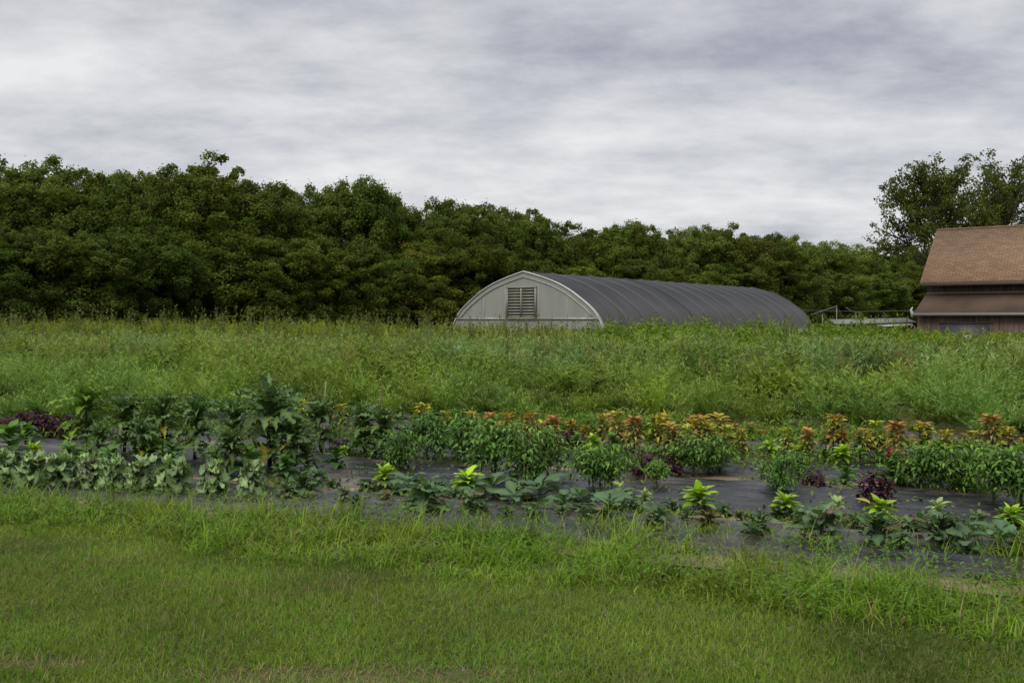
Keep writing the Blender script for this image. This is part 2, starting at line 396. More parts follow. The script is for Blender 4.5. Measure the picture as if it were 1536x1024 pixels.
def field():
    # feathery bushes just beyond the orange row, each a dome of its own over a lower filling
    def bushes(name, t0, t1, sl, sr, dens, front, hr, S, Lf, lL, lW, cA, cB, top, fill, seed):
        mb = MB()
        xy, s, t = zone(W, t0, t1, dens, sl, sr); k = t > front(s); xy, s, t = xy[k], s[k], t[k]
        g2 = np.clip(fbm(s * .35 + 7, t * .55, seed, 2) * 2.2 - .45 + W.normal(0, .25, len(s)), 0, 1)[:, None]; big = W.random(len(s)) ** .8
        h = (hr[0] + (hr[1] - hr[0]) * big) * np.where(t < front(s) + .7, .8, 1)
        col = (cA * (1 - g2) + cB * g2) * (.4 + 1.2 * W.random((len(xy), 1)))
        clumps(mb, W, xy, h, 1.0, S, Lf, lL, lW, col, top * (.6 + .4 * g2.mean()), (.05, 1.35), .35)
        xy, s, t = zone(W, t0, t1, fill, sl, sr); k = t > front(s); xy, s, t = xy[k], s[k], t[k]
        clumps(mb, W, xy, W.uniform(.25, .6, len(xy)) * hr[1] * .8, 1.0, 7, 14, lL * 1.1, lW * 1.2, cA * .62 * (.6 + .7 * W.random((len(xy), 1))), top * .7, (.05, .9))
        tag(mb.build(name, M_WEED), kind='stuff')
    bushes('feathery_undergrowth', 10.9, 19.5, -24, 8, 1.9, lambda s: np.interp(s, [-12, -9, -7, -5, 8], [10.9, 11.7, 12.8, 13.6, 13.7]), (.36, 1.05), 46, 24, .1, .018,
           np.array([.14, .215, .018]), np.array([.11, .2, .042]), np.array([.29, .37, .1]), 4.5, 121)
    bushes('fern_leaved_undergrowth', 19, 28.5, -34, 13, 1.0, lambda s: s * 0 + 19, (.55, 1.35), 42, 22, .15, .03,
           np.array([.165, .225, .014]), np.array([.12, .2, .068]), np.array([.28, .36, .15]), 2.5, 131)
    mb = MB(); n = 150; ss = W.uniform(-30, 12, n); tt = W.uniform(14.5, 29, n); xy = ST(ss, tt); k = inview(xy); xy = xy[k]; n = len(xy)
    hue = W.random((n, 1)); col = (np.array([.07, .14, .018]) * (1 - hue) + np.array([.15, .2, .014]) * hue) * W.uniform(.6, 1.2, (n, 1))
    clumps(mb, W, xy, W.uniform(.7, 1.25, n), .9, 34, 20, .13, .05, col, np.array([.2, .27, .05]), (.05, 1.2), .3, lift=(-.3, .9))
    n = 130; ss = W.uniform(-34, 12, n); tt = W.uniform(16, 34, n); xy = ST(ss, tt); k = inview(xy); xy = xy[k]; n = len(xy)
    clumps(mb, W, xy, W.uniform(.8, 1.3, n), .5, 12, 18, .12, .022, np.array([.2, .19, .05]) * W.uniform(.7, 1.2, (n, 1)), np.array([.3, .25, .1]), (.02, .6), .4, lift=(.4, 1.4))
    tag(mb.build('shrubby_undergrowth', M_WEED), kind='stuff')
    # rank yellow-green weeds at the back of the field
    mb = MB()
    xy, s, t = zone(W, 28, 49, 2.0, -60, 24)
    px = 768 + F * xy[:, 0] / xy[:, 1]
    m = fbm(s * .25, t * .4, 140, 2); g2 = fbm(s * .18 + 3, t * .3, 141, 2)[:, None]
    back = np.clip((t - 28) / 14, 0, 1)
    tall = np.interp(px, [-200, 0, 420, 640, 720, 900, 1000, 1400, 1700], [1.64, 1.62, 1.55, 1.45, 1.3, 1.3, 1.34, 1.2, 1.0])
    h = (.8 + (tall - .8) * back) * (.78 + .3 * m) * W.uniform(.8, 1.12, len(xy))
    k = (W.random(len(xy)) < .95) & ~((px > 1350) & (xy[:, 1] > 42))
    xy, h, g2, px = xy[k], h[k], g2[k], px[k]
    warm = np.exp(-((px - 820) / 190) ** 2)[:, None]
    col = np.array([.215, .24, .012]) * (1 - g2) + np.array([.15, .23, .016]) * g2
    col = col * (1 - .5 * warm) + np.array([.24, .2, .018]) * .5 * warm
    col *= (.6 + .75 * W.random((len(xy), 1)))
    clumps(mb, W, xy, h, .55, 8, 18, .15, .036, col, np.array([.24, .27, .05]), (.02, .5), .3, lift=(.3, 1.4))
    # plumes that break the skyline
    n = 620; pxx = W.uniform(-120, 1600, n) + 25 * np.sin(np.arange(n)); Yy = W.uniform(36, 41, n); X = P(pxx, Yy)
    tl = np.interp(pxx, [-200, 0, 420, 640, 720, 900, 1000, 1400, 1700], [2.0, 2.0, 1.95, 1.95, 1.8, 1.75, 1.75, 1.65, 1.6])
    tl = tl * W.uniform(.78, 1.1, n) * np.interp(pxx, [1340, 1390], [1, .72])
    col = np.array([.11, .14, .035]) * W.uniform(.7, 1.2, (n, 1))
    clumps(mb, W, np.stack([X, Yy], 1), tl, .22, 3, 26, .13, .032, col, np.array([.17, .17, .06]), (.02, .3), .35, lift=(.2, 1.2))
    tag(mb.build('rank_weeds', M_WEED), kind='stuff')
    # broad-leaved weeds before greenhouse flank and barn
    mb = MB()
    n = 1500; pxx = W.uniform(880, 1640, n); Yy = W.uniform(25, 40, n); X = P(pxx, Yy)
    m = fbm(X * .5, Yy * .4, 150, 2)
    h = (.75 + .5 * np.clip((Yy - 25) / 12, 0, 1)) * (.62 + .6 * m) * W.uniform(.8, 1.2, n) * np.interp(pxx, [1300, 1400], [1, .8])
    col = np.array([.105, .19, .012]) * W.uniform(.5, 1.4, (n, 1))
    clumps(mb, W, np.stack([X, Yy], 1), h, .8, 7, 18, .17, .07, col, np.array([.13, .2, .03]), (.05, .6), .3, lift=(-.4, .8))
    n = 170; cpx = np.array([915, 940, 965, 985, 1010, 1060, 1120, 1150, 1175, 1225, 1260, 1290, 1310, 1350, 1240]); pxx = W.choice(cpx, n) + W.normal(0, 9, n); Yy = W.uniform(36, 39, n); X = P(pxx, Yy)
    clumps(mb, W, np.stack([X, Yy], 1), W.uniform(1.15, 1.75, n), .3, 3, 24, .17, .06, np.array([.11, .19, .012]) * W.uniform(.6, 1.3, (n, 1)), np.array([.2, .27, .03]), (.02, .4), .35, lift=(-.2, 1.0))
    tag(mb.build('broad_leaved_weeds', M_WEED), kind='stuff')
field()

# ------------------------------------------------------------------ crop plants
ORD = ['first', 'second', 'third', 'fourth', 'fifth', 'sixth', 'seventh', 'eighth', 'ninth', 'tenth', 'eleventh', 'twelfth', 'thirteenth',
       'fourteenth', 'fifteenth', 'sixteenth', 'seventeenth', 'eighteenth', 'nineteenth', 'twentieth']
ORD += ['twenty-' + w for w in ORD[:9]] + ['thirtieth']
KIT = {}
def variant(kind, parts):            # parts: list of (part name, mesh)
    KIT.setdefault(kind, []).append(parts)
K = np.random.default_rng(23)

def stem_mesh(rng, h, r, c, lean=.05, fork=0):
    mb = MB(); lx, ly = rng.normal(0, lean, 2)
    pts = [(0, 0, -.02), (lx * h * .3, ly * h * .3, h * .33), (lx * h * .8, ly * h * .8, h * .66), (lx * h, ly * h, h)]
    mb.tube(pts, [r * 1.15, r, r * .8, r * .5], 6, c)
    for _ in range(fork):
        a = rng.random() * 6.28; l = h * rng.uniform(.4, .7); z = h * rng.uniform(.3, .6)
        mb.tube([(lx*h*.5, ly*h*.5, z), (lx*h*.5 + cos(a)*l*.35, ly*h*.5 + sin(a)*l*.35, z + l*.45), (lx*h*.5 + cos(a)*l*.55, ly*h*.5 + sin(a)*l*.55, z + l*.9)], [r*.6, r*.45, r*.25], 5, c)
    return mb
def lobed(n, deep, rng):
    j = rng.random(n + 1)
    def f(t):
        w = prof_lance(t * .92 + .04)
        return np.maximum(w * (1 - deep * (np.arange(len(t)) % 2)) * (.85 + .3 * j[:len(t)]), .05)
    return f

for q in range(5):                                           # tall palm-like kale
    h = .5
    st = stem_mesh(K, h, .016, (.03, .035, .028))
    fo = MB()
    for ring, (cnt, z, pit, L, dr) in enumerate([(9, .18, .3, .24, 1.5), (11, .30, .5, .3, 1.8), (13, .42, .8, .34, 1.7), (13, .50, 1.1, .30, 1.2), (9, .53, 1.35, .22, .7)]):
        yaw = np.arange(cnt) * 2.4 + K.random() * 6 + K.normal(0, .2, cnt)
        base = np.stack([.012 * np.cos(yaw), .012 * np.sin(yaw), z + K.normal(0, .025, cnt)], 1)
        for i in range(cnt):
            c = np.array([.06, .1, .028]) * K.uniform(.7, 1.5)
            if ring >= 3: c = np.array([.062, .108, .036]) * K.uniform(.8, 1.2)
            if ring < 2 and K.random() < .035: c = np.array([.24, .22, .035])
            add_leaves(fo, K, base[i:i+1], yaw[i:i+1], pit + K.normal(0, .15), dr + K.normal(0, .3), L * K.uniform(.8, 1.15), .05 * K.uniform(.8, 1.2), lobed(17, .58, K), c,
                       rib=1.6, fold=.3, n=17, wob=.26, roll=K.normal(0, .3))
    variant('tall_kale', [('stem', st.mesh('kale_stem', M_STEM, True)), ('foliage', fo.mesh('kale_foliage', M_LEAF, True))])
for q in range(4):                                           # pale lobed brassica
    fo = MB(); cnt = 46
    for i in range(cnt):
        u = i / cnt; yaw = i * 2.4 + K.normal(0, .2); pit = .1 + 1.15 * u + K.normal(0, .2); L = K.uniform(.09, .165) * (1.1 - .3 * u)
        j = K.random(16)
        def pf(t, j=j): return np.maximum(np.where(t < .34, .1 + .12 * t, np.sin(pi * np.clip((t - .25) / .78, 0, 1)) ** .5 * (1 - .26 * (np.arange(len(t)) % 2)) * (.8 + .35 * j[:len(t)])), .06)
        c = np.array([.165, .24, .1]) * K.uniform(.55, 1.2)
        if K.random() < .08: c = np.array([.16, .17, .13])
        add_leaves(fo, K, np.array([[0, 0, .04 + .1 * u]]), [yaw], pit, K.uniform(.8, 2.0), L, .038 * K.uniform(.8, 1.25), pf, c, rib=1.7, fold=.3, n=12, wob=.3, roll=K.normal(0, .4))
    variant('pale_brassica', [('', fo.mesh('pale_brassica', M_LEAF, True))])
for q in range(4):                                           # dark seedlings
    fo = MB(); cnt = 24 + 2 * q
    for i in range(cnt):
        yaw = i * 2.4 + K.normal(0, .2); up = i / cnt; j = K.random(10)
        def pf(t, j=j): return prof_obov(t) * (1 - .28 * (np.arange(len(t)) % 2)) * (.8 + .35 * j[:len(t)])
        add_leaves(fo, K, np.array([[0, 0, .02 + .1 * up]]), [yaw], .2 + .85 * up + K.normal(0, .15), 1.0 + K.normal(0, .3), K.uniform(.09, .15) * (1.1 - .3 * up), K.uniform(.022, .034), pf,
                   np.array([.055, .095, .038]) * K.uniform(.6, 1.4) if K.random() > .08 else np.array([.09, .07, .045]), rib=1.6, fold=.3, n=8, wob=.25, roll=K.normal(0, .35))
    fo.tube([(0, 0, -.02), (0.003, 0, .1)], .007, 5, (.08, .07, .06))
    variant('dark_seedling', [('', fo.mesh('dark_seedling', M_LEAF, True))])
for q in range(3):                                           # big-leaved seedlings
    fo = MB()
    for i in range(13):
        yaw = i * 2.4 + K.normal(0, .2)
        add_leaves(fo, K, np.array([[0, 0, .03 + .009 * i]]), [yaw], .35 + .05 * i + K.normal(0, .15), 1.1 + K.normal(0, .3), K.uniform(.13, .22), K.uniform(.036, .052), prof_obov,
                   np.array([.06, .105, .045]) * K.uniform(.75, 1.3), rib=1.45, fold=.15, n=7, wob=.12, roll=K.normal(0, .25))
    fo.tube([(0, 0, -.02), (0.003, 0, .08)], .01, 5, (.08, .1, .06))
    variant('broad_seedling', [('', fo.mesh('broad_seedling', M_LEAF, True))])
def rosette(name, cnt, L, Wd, col, top, tiers, prof=prof_ovate, kind=None, h=.16, fold=.22):
    fo = MB()
    for i in range(cnt):
        u = i / cnt; yaw = i * 2.4 + K.normal(0, .2)
        c = (np.array(col) * (1 - u) + np.array(top) * u) * K.uniform(.8, 1.2)
        add_leaves(fo, K, np.array([[0, 0, .03 + h * u]]), [yaw], .3 + .75 * u ** 1.5 + K.normal(0, .15), .75 + .3 * (1 - u) + K.normal(0, .25), L * K.uniform(.75, 1.2) * (1.05 - .35 * u), Wd * K.uniform(.8, 1.15),
                   prof, c, rib=1.3, fold=fold, n=6, wob=.1, roll=K.normal(0, .25))
    fo.tube([(0, 0, -.02), (0, .003, h * .6), (.003, 0, h)], [.008, .007, .004], 5, np.array(col) * .7)
    variant(kind, [('', fo.mesh(name, M_LEAF, True))])
for q in range(4): rosette('lime_plant', 34, .15, .025, (.13, .23, .018), (.25, .38, .025), 3, kind='lime_plant', h=.1)
for q in range(3): rosette('pale_seedling', 20, .13, .02, (.13, .2, .06), (.25, .33, .1), 3, kind='pale_seedling', h=.09)
for q in range(3): rosette('green_plant', 26, .15, .03, (.055, .125, .022), (.09, .18, .03), 3, kind='green_plant', h=.15)
for q in range(3):                                           # dark purple bushy plants
    fo = MB(); N = 190
    d = K.normal(size=(N, 3)); d[:, 2] = np.abs(d[:, 2]) * 1.1; d /= np.linalg.norm(d, axis=1)[:, None]
    p = d * K.uniform(.35, 1, (N, 1)) * [.16, .16, .26] + [0, 0, .03]
    c = np.array([.032, .012, .02]) * K.uniform(.5, 1.7, (N, 1)); c[K.random(N) < .12] = (.1, .03, .04)
    add_leaves(fo, K, p, np.arctan2(d[:, 1], d[:, 0]) + K.normal(0, .5, N), K.uniform(-.2, .9, N), K.uniform(.3, 1.4, N), K.uniform(.05, .085, N), K.uniform(.016, .024, N), prof_ovate, c, rib=1.5, fold=.3, n=4, wob=.2)
    variant('purple_plant', [('', fo.mesh('purple_plant', M_LEAF, True))])
for q in range(4):                                           # pepper bushes
    st = stem_mesh(K, .5, .011, (.06, .09, .035), .05, 6)
    fo = MB(); N = 800
    nb_ = 17; bd = K.normal(size=(nb_, 3)); bd /= np.linalg.norm(bd, axis=1)[:, None]; bc = bd * K.uniform(.4, 1, (nb_, 1)) * [.24, .24, .27] + [0, 0, .34]
    j_ = K.integers(0, nb_, N); d = K.normal(size=(N, 3)); d[:, 2] = d[:, 2] * .8 + .2; d /= np.linalg.norm(d, axis=1)[:, None]
    p = bc[j_] + d * K.uniform(.4, 1.1, (N, 1)) * .125
    p += K.normal(0, .02, p.shape); p[:, 2] = np.maximum(p[:, 2], .05)
    c = np.array([.065, .125, .02]) * K.uniform(.45, 1.7, (N, 1)); tp = p[:, 2] > .52; c[tp] *= 1.25
    add_leaves(fo, K, p, np.arctan2(d[:, 1], d[:, 0]) + K.normal(0, .7, N), K.uniform(-.9, .5, N), K.uniform(.3, 1.5, N), K.uniform(.05, .1, N), K.uniform(.009, .018, N), prof_lance, c, rib=1.4, fold=.25, n=5, wob=.12, roll=K.normal(0, .3, N))
    variant('pepper_bush', [('stem', st.mesh('pepper_stem', M_STEM, True)), ('foliage', fo.mesh('pepper_foliage', M_LEAF, True))])
for q in range(5):                                           # orange amaranth
    h = .42; st = stem_mesh(K, h, .009, (.16, .13, .04), .06, 1)
    fo = MB(); N = 90; u = np.sort(K.random(N)); yaw = np.arange(N) * 2.4 + K.normal(0, .3, N)
    p = np.stack([.02 * np.cos(yaw), .02 * np.sin(yaw), .06 + (h - .05) * u], 1)
    lo = np.array([[.25, .19, .06]]) if q % 2 else np.array([[.16, .21, .035]])
    hi = [np.array([[.37, .27, .04]]), np.array([[.4, .35, .045]]), np.array([[.36, .2, .055]]), np.array([[.32, .35, .04]]), np.array([[.39, .28, .06]])][q]
    c = (lo * (1 - u[:, None]) + hi * u[:, None]) * K.uniform(.7, 1.2, (N, 1))
    pk = K.random(N) < .13; c[pk] = np.array([.34, .17, .07]) * K.uniform(.7, 1.1, (pk.sum(), 1)); gr = K.random(N) < .5 * (1 - u); c[gr] = (.08, .13, .025)
    add_leaves(fo, K, p, yaw, .9 - .5 * (1 - u) + K.normal(0, .2, N), 1.0 + .8 * (1 - u), K.uniform(.1, .17, N) * (1.2 - .5 * u), K.uniform(.018, .03, N), prof_lance, c, rib=1.25, fold=.25, n=5, wob=.15, roll=K.normal(0, .3, N))
    variant('amaranth', [('stem', st.mesh('amaranth_stem', M_STEM, True)), ('foliage', fo.mesh('amaranth_foliage', M_LEAF, True))])

NAMES = {'tall_kale': ('tall_kale', 'kale'), 'pale_brassica': ('pale_brassica', 'brassica'), 'dark_seedling': ('dark_seedling', 'seedling'), 'broad_seedling': ('broad_leaved_seedling', 'seedling'),
         'lime_plant': ('lime_green_plant', 'leafy plant'), 'pale_seedling': ('pale_seedling', 'seedling'), 'green_plant': ('green_leafy_plant', 'leafy plant'), 'purple_plant': ('purple_leafy_plant', 'purple plant'),
         'pepper_bush': ('pepper_bush', 'pepper plant'), 'amaranth': ('orange_amaranth', 'amaranth')}
PLANTS = []                                                # kind, base px, base py, height in px, colour, note
HF = {'lime_plant': .82, 'dark_seedling': .86, 'broad_seedling': .95, 'pale_seedling': .85, 'pale_brassica': .88, 'pepper_bush': .87, 'amaranth': .92, 'purple_plant': 1.0, 'green_plant': .9}
def pl(kind, rows, col=(1, 1, 1)):
    for r in rows:
        c = r[3] if len(r) > 3 else col
        PLANTS.append([kind, r[0], r[1], r[2] * HF.get(kind, 1), c, r[4] if len(r) > 4 else None])
pl('pale_brassica', [(5, 722, 54), (48, 727, 56), (90, 728, 58), (135, 728, 54), (170, 731, 54), (212, 733, 56), (262, 735, 58), (318, 738, 56), (378, 743, 58, (.95, .92, .95))])
pl('dark_seedling', [(455, 742, 40), (516, 752, 26), (548, 739, 26), (580, 752, 20, (1.2, .8, .7)), (638, 764, 58, (1.25, 1.3, 1.35)), (706, 766, 34), (842, 775, 22), (985, 789, 36), (1062, 793, 36, (1.5, .85, .7)),
     (1140, 798, 40), (1165, 781, 26), (1232, 808, 62, (1.1, 1.05, 1.1)), (1008, 770, 28), (1085, 777, 24), (1318, 815, 54, (1, 1.05, 1.1)), (1410, 820, 60, (1, 1, 1.1)), (478, 728, 30), (430, 750, 32), (498, 740, 26), (535, 762, 24), (660, 742, 26), (682, 752, 24), (722, 770, 26), (760, 778, 24), (800, 776, 28), (876, 780, 26), (950, 772, 28), (1030, 784, 26), (1112, 786, 24), (1205, 788, 26), (1280, 798, 34), (1365, 806, 36), (1455, 812, 40), (1380, 790, 26), (1470, 790, 28), (1350, 826, 34)])
pl('broad_seedling', [(612, 742, 36), (740, 752, 44), (772, 764, 40), (812, 755, 44), (870, 762, 38), (912, 778, 40), (1500, 824, 42, (.9, 1, 1.05)), (1545, 830, 44), (930, 758, 26), (590, 748, 30), (655, 758, 30), (845, 770, 36), (1130, 806, 30), (1450, 826, 38), (700, 758, 30)])
pl('lime_plant', [(577, 728, 40), (700, 736, 44), (1048, 762, 50), (1178, 769, 40), (1320, 778, 42, (1, 1, 1), 'with one yellow leaf'), (1515, 788, 40), (50, 690, 34), (108, 693, 34), (225, 688, 46, (.9, .9, 1)),
     (890, 672, 26), (942, 668, 28), (1100, 676, 30), (1155, 682, 30), (1203, 690, 36), (1264, 690, 30), (520, 688, 26), (975, 666, 26)])
pl('pale_seedling', [(775, 742, 26), (930, 748, 30), (968, 757, 30), (1256, 772, 32), (1408, 778, 36), (1142, 718, 30), (1560, 800, 30)])
pl('green_plant', [(1268, 733, 42), (1338, 724, 44), (1235, 692, 24), (1290, 690, 24), (1352, 720, 38), (920, 672, 28), (865, 670, 24), (15, 690, 64), (38, 668, 42), (105, 702, 46, (.8, .85, 1)), (165, 706, 44, (.75, .8, .9)), (258, 704, 48, (.8, .8, .9)), (322, 708, 44, (.75, .8, 1)), (372, 714, 52, (.8, .85, 1)), (458, 704, 46, (.8, .8, .9)), (505, 702, 38, (.8, .85, .9)), (425, 722, 48, (.75, .8, .9))])
pl('purple_plant', [(852, 677, 30), (1022, 687, 38), (1066, 676, 28), (966, 718, 40), (1006, 717, 36), (1222, 733, 30), (1312, 752, 48), (512, 684, 28), (58, 652, 38), (30, 652, 34), (112, 656, 36), (8, 655, 30), (82, 660, 34), (1345, 694, 26, (3.2, 2, .9))])
pl('tall_kale', [(132, 676, 106, (1.5, 1.45, .6)), (186, 680, 92), (242, 682, 92), (292, 688, 100), (350, 692, 94), (405, 702, 134), (482, 682, 88), (438, 706, 82), (345, 712, 72), (548, 688, 86), (575, 693, 84), (150, 694, 60), (210, 690, 66)])
pl('pepper_bush', [(640, 694, 88, (.8, .9, 1.15)), (697, 700, 88, (.9, .95, 1.1)), (742, 716, 100, (.95, 1, 1)), (790, 722, 96, (1, 1, 1.05)), (822, 716, 82, (1.1, 1.1, 1.1)), (890, 732, 76, (1.15, 1.15, 1)), (918, 738, 80), (1040, 712, 68), (1076, 716, 70, (.95, 1, 1)),
     (1172, 737, 66, (.95, 1, 1.1)), (1198, 728, 56, (.9, .9, .9)), (1368, 736, 82), (1408, 742, 86), (1448, 742, 90, (1.1, 1.1, .9)), (1490, 752, 92), (1532, 756, 98, (.95, 1, 1)), (1575, 760, 96), (975, 712, 52, (1, 1, 1)), (600, 702, 66, (.8, .9, .8)), (985, 730, 46, (1.2, 1.2, 1))])
pl('amaranth', [(540, 648, 42, (.7, .7, .7)), (578, 655, 46, (.8, .7, .7)), (632, 650, 50, (1, 1.15, .8)), (668, 652, 40, (.8, .95, .9)), (705, 656, 42, (.9, .9, .9)), (735, 660, 46), (765, 664, 50), (796, 668, 54), (828, 668, 50, (1, .85, 1)), (858, 660, 34, (1, .8, 1)), (925, 668, 56, (1, .85, 1)), (952, 674, 56), (985, 672, 54, (1, 1.15, .8)), (1008, 678, 48), (1030, 680, 48, (1, 1.1, .9)), (1052, 680, 62), (1078, 672, 56, (1, 1.1, .9)), (712, 668, 40), (748, 672, 44, (1, 1.15, .8)), (1180, 678, 40, (1, 1.1, .9)), (815, 676, 50, (1, 1.1, .85)), (1212, 682, 44), (905, 664, 48, (1, 1.05, .9)), (1462, 682, 40, (1, 1.05, .9)), (1512, 680, 44, (1, 1.1, .85)), (1292, 684, 46, (1, 1.05, .9)), (997, 668, 52, (1, 1.1, .85)), (1418, 686, 46, (1, 1.1, .9)), (1042, 672, 54, (1, .9, .95)), (1066, 676, 44, (1, 1.15, .8)), (1090, 676, 42), (1112, 678, 38, (1, 1.1, .85)), (1102, 668, 36, (1, .9, 1)), (1124, 668, 38, (1, 1.1, .9)), (1142, 670, 28, (.8, .8, .8)),
     (1250, 678, 62, (1, .95, .9)), (1264, 680, 40, (1, .75, .9)), (1316, 682, 56, (.95, 1.05, .8)), (1345, 686, 60, (1, .9, .8)), (1386, 684, 56, (.95, 1.1, .8)), (1490, 672, 56, (1, 1, .9)), (1445, 672, 24, (.8, .7, .8)), (1536, 684, 30, (1, .9, .8)), (880, 668, 34, (.9, .8, .9)),
     (55, 612, 26, (.8, .6, .8)), (312, 622, 30, (.8, .7, .9)), (175, 618, 26, (.9, 1, .8)), (455, 640, 46, (1, 1.15, .7)), (510, 642, 40, (.9, 1.1, .7))])

DESC = {'tall_kale': 'tall dark kale with arching lobed leaves', 'pale_brassica': 'pale grey-green lobed brassica', 'dark_seedling': 'small dark green seedling on black plastic', 'broad_seedling': 'broad-leaved dark seedling on black plastic',
        'lime_plant': 'bright lime green leafy plant', 'pale_seedling': 'small pale green seedling', 'green_plant': 'mid green leafy plant', 'purple_plant': 'dark purple bushy leafy plant', 'pepper_bush': 'dark green pepper bush', 'amaranth': 'orange and yellow leafed amaranth'}
GROUP = {'tall_kale': 'tall kale plants', 'pale_brassica': 'pale brassicas along the grass', 'dark_seedling': 'small dark seedlings on the plastic', 'broad_seedling': 'broad-leaved seedlings on the plastic', 'lime_plant': 'lime green leafy plants',
         'pale_seedling': 'pale seedlings on the plastic', 'green_plant': 'mid green leafy plants', 'purple_plant': 'purple leafy plants', 'pepper_bush': 'pepper bushes', 'amaranth': 'orange amaranth row'}
SHORT = {'tall_kale': 'a tall kale', 'pale_brassica': 'a pale brassica', 'dark_seedling': 'a dark seedling', 'broad_seedling': 'a broad-leaved seedling', 'lime_plant': 'a lime plant', 'pale_seedling': 'a pale seedling',
         'green_plant': 'a green leafy plant', 'purple_plant': 'a purple plant', 'pepper_bush': 'a pepper bush', 'amaranth': 'an amaranth'}
for q in PLANTS:
    q.append(G(q[1], q[2]))
_hc = {}
def HGT(parts):
    me = parts[-1][1]
    if me.name not in _hc:
        a = np.zeros(len(me.vertices) * 3, np.float32); me.vertices.foreach_get('co', a); _hc[me.name] = float(np.percentile(a[2::3], 99.3))
    return _hc[me.name]
WIDE = {'lime_plant': 1.15, 'dark_seedling': 1.1, 'broad_seedling': 1.15, 'pale_brassica': .82, 'tall_kale': 1.15, 'amaranth': 1.25, 'pepper_bush': 1.08, 'purple_plant': .95}
def place_plant(q, idx, lab):
    kind, px, py, hpx, col, note, xy = q
    Z = xy[1]; h = hpx * Z / F
    s, t = toST(xy); z = bed_top(float(t)) * .92
    parts = KIT[kind][idx % len(KIT[kind])]; sc = h / HGT(parts)
    rz = K.random() * 6.28
    # base seen at py lies on the bed top: slide it back along the view so that it stays where it is seen
    sh = (CAM_H - z) / CAM_H; loc = (xy[0] * sh, xy[1] * sh, z)
    nm, cat = NAMES[kind]
    sc *= sh
    if len(parts) == 1:
        o = bpy.data.objects.new(nm, parts[0][1]); COL.objects.link(o); o.color = (*col, 1)
    else:
        o = empty(nm, loc)
        for pn, me in parts:
            c = bpy.data.objects.new(pn, me); COL.objects.link(c); c.parent = o; c.color = (*col, 1)
    o.location = loc; o.rotation_euler = (K.normal(0, .04), K.normal(0, .04), rz); w = K.uniform(.93, 1.08)
    w *= WIDE.get(kind, 1)
    o.scale = (sc * w, sc * w, sc)
    tag(o, lab, cat, GROUP[kind])
for kind in DESC:
    L = sorted([q for q in PLANTS if q[0] == kind], key=lambda q: -q[1])
    n = len(L)
    for i, q in enumerate(L):
        if i < (n + 1) // 2: pos = (ORD[i] + ' from the barn end') if i else 'the one at the barn end'
        else:
            j = n - 1 - i; pos = (ORD[j] + ' from the end away from the barn') if j else 'the one at the end away from the barn'
        d = DESC[kind] + (' ' + q[5] if q[5] else '')
        lab = f'{d}, {pos}'
        place_plant(q, i, lab)
def mulch():
    for bi, (a, b, h, lab) in enumerate(BEDS):
        def zf(s, t):
            e = np.minimum(t - a, b - t)
            wav = .03 * (fbm(s * 1.3, t * .7, 30 + bi) - .5) + .05 * (fbm(s * 1.8 + t, t * 12, 40 + bi) - .5) + .008 * (fbm(s * 14, t * 5, 44 + bi) - .5)
            return np.where(e <= 0.001, .0, h * np.clip(e / .16, 0, 1) ** .5 + wav * np.clip(e / .1, 0, 1)) + .01
        g = MB(); v, f = grid(-19, 10, 1000, a, b, 48, zf)
        v[:, 1] += np.where((v[:, 1] < a + .03) | (v[:, 1] > b - .03), .05 * (fbm(v[:, 0] * 1.7, v[:, 1] * 0 + bi, 50) - .5), 0)
        e_ = np.minimum(v[:, 1] - a, b - v[:, 1]); dn = fbm(v[:, 0] * 1.1, v[:, 1] * 2.5, 54 + bi, 4)
        dust = np.clip(np.clip(1 - e_ / .22, 0, 1) * (dn * 2.2 - .45), 0, 1) * .7 + np.clip((dn - .64) * 4, 0, .5)
        for q in PLANTS:
            ps, pt = toST(q[6]); sh = (CAM_H - .05) / CAM_H
            if a - .3 < pt < b + .3:
                dd = np.hypot(v[:, 0] - ps * sh, (v[:, 1] - pt * sh) * 1.2); dust = np.maximum(dust, np.clip(1.2 - dd / (.09 + .1 * dn), 0, .9) * (.5 + .8 * dn))
        g.add(v, f, np.repeat(dust[:, None], 3, 1)); o = g.build('plastic_mulch', M_PLASTIC, smooth=True); o.rotation_euler = (0, 0, -TH)
        tag(o, lab, 'plastic mulch', 'black plastic mulch beds')

mulch()
# one yellow leaf lying on the plastic belongs to the lime plant beside it: model it as a leaf held low
# ------------------------------------------------------------------ stake, dry stalk
def stick(name, label, cat, px0, py0, px1, py1, r, c, Y=None):
    a = G(px0, py0); Z = a[1]; z1 = CAM_H - (py1 - HY) * Z / F; x1 = P(px1, Z)
    mb = MB(); mb.tube([(0, 0, -.03), ((x1 - a[0]) * .5, .01, z1 * .5), (x1 - a[0], 0, z1)], r, 6)
    o = mb.build(name, c, smooth=True); o.location = (a[0], a[1], 0); tag(o, label, cat); return o
M_BAMBOO = pmat('bamboo', (.3, .22, .1), .6, (.2, .14, .06), 12)
M_DRY = pmat('dry_stalk', (.09, .05, .04), .8)
stick('garden_stake', 'thin tan bamboo stake standing among the tall kale', 'stake', 481, 662, 489, 572, .008, M_BAMBOO)
stick('dry_stalk', 'bare dark brown dry stalk beside the kale row', 'stalk', 577, 660, 572, 566, .006, M_DRY)
o = MB(); add_leaves(o, K, np.array([[0, 0, 0.]]), [1.9], 1.2, .3, .34, .034, prof_lance, np.array([.42, .26, .02]), rib=1.1, fold=.2, n=7)
o = o.build('yellow_leaf', M_LEAF, smooth=True); a = G(1004, 668); o.location = (a[0], a[1], .18); tag(o, 'single long yellow leaf standing up from the orange row', 'leaf')
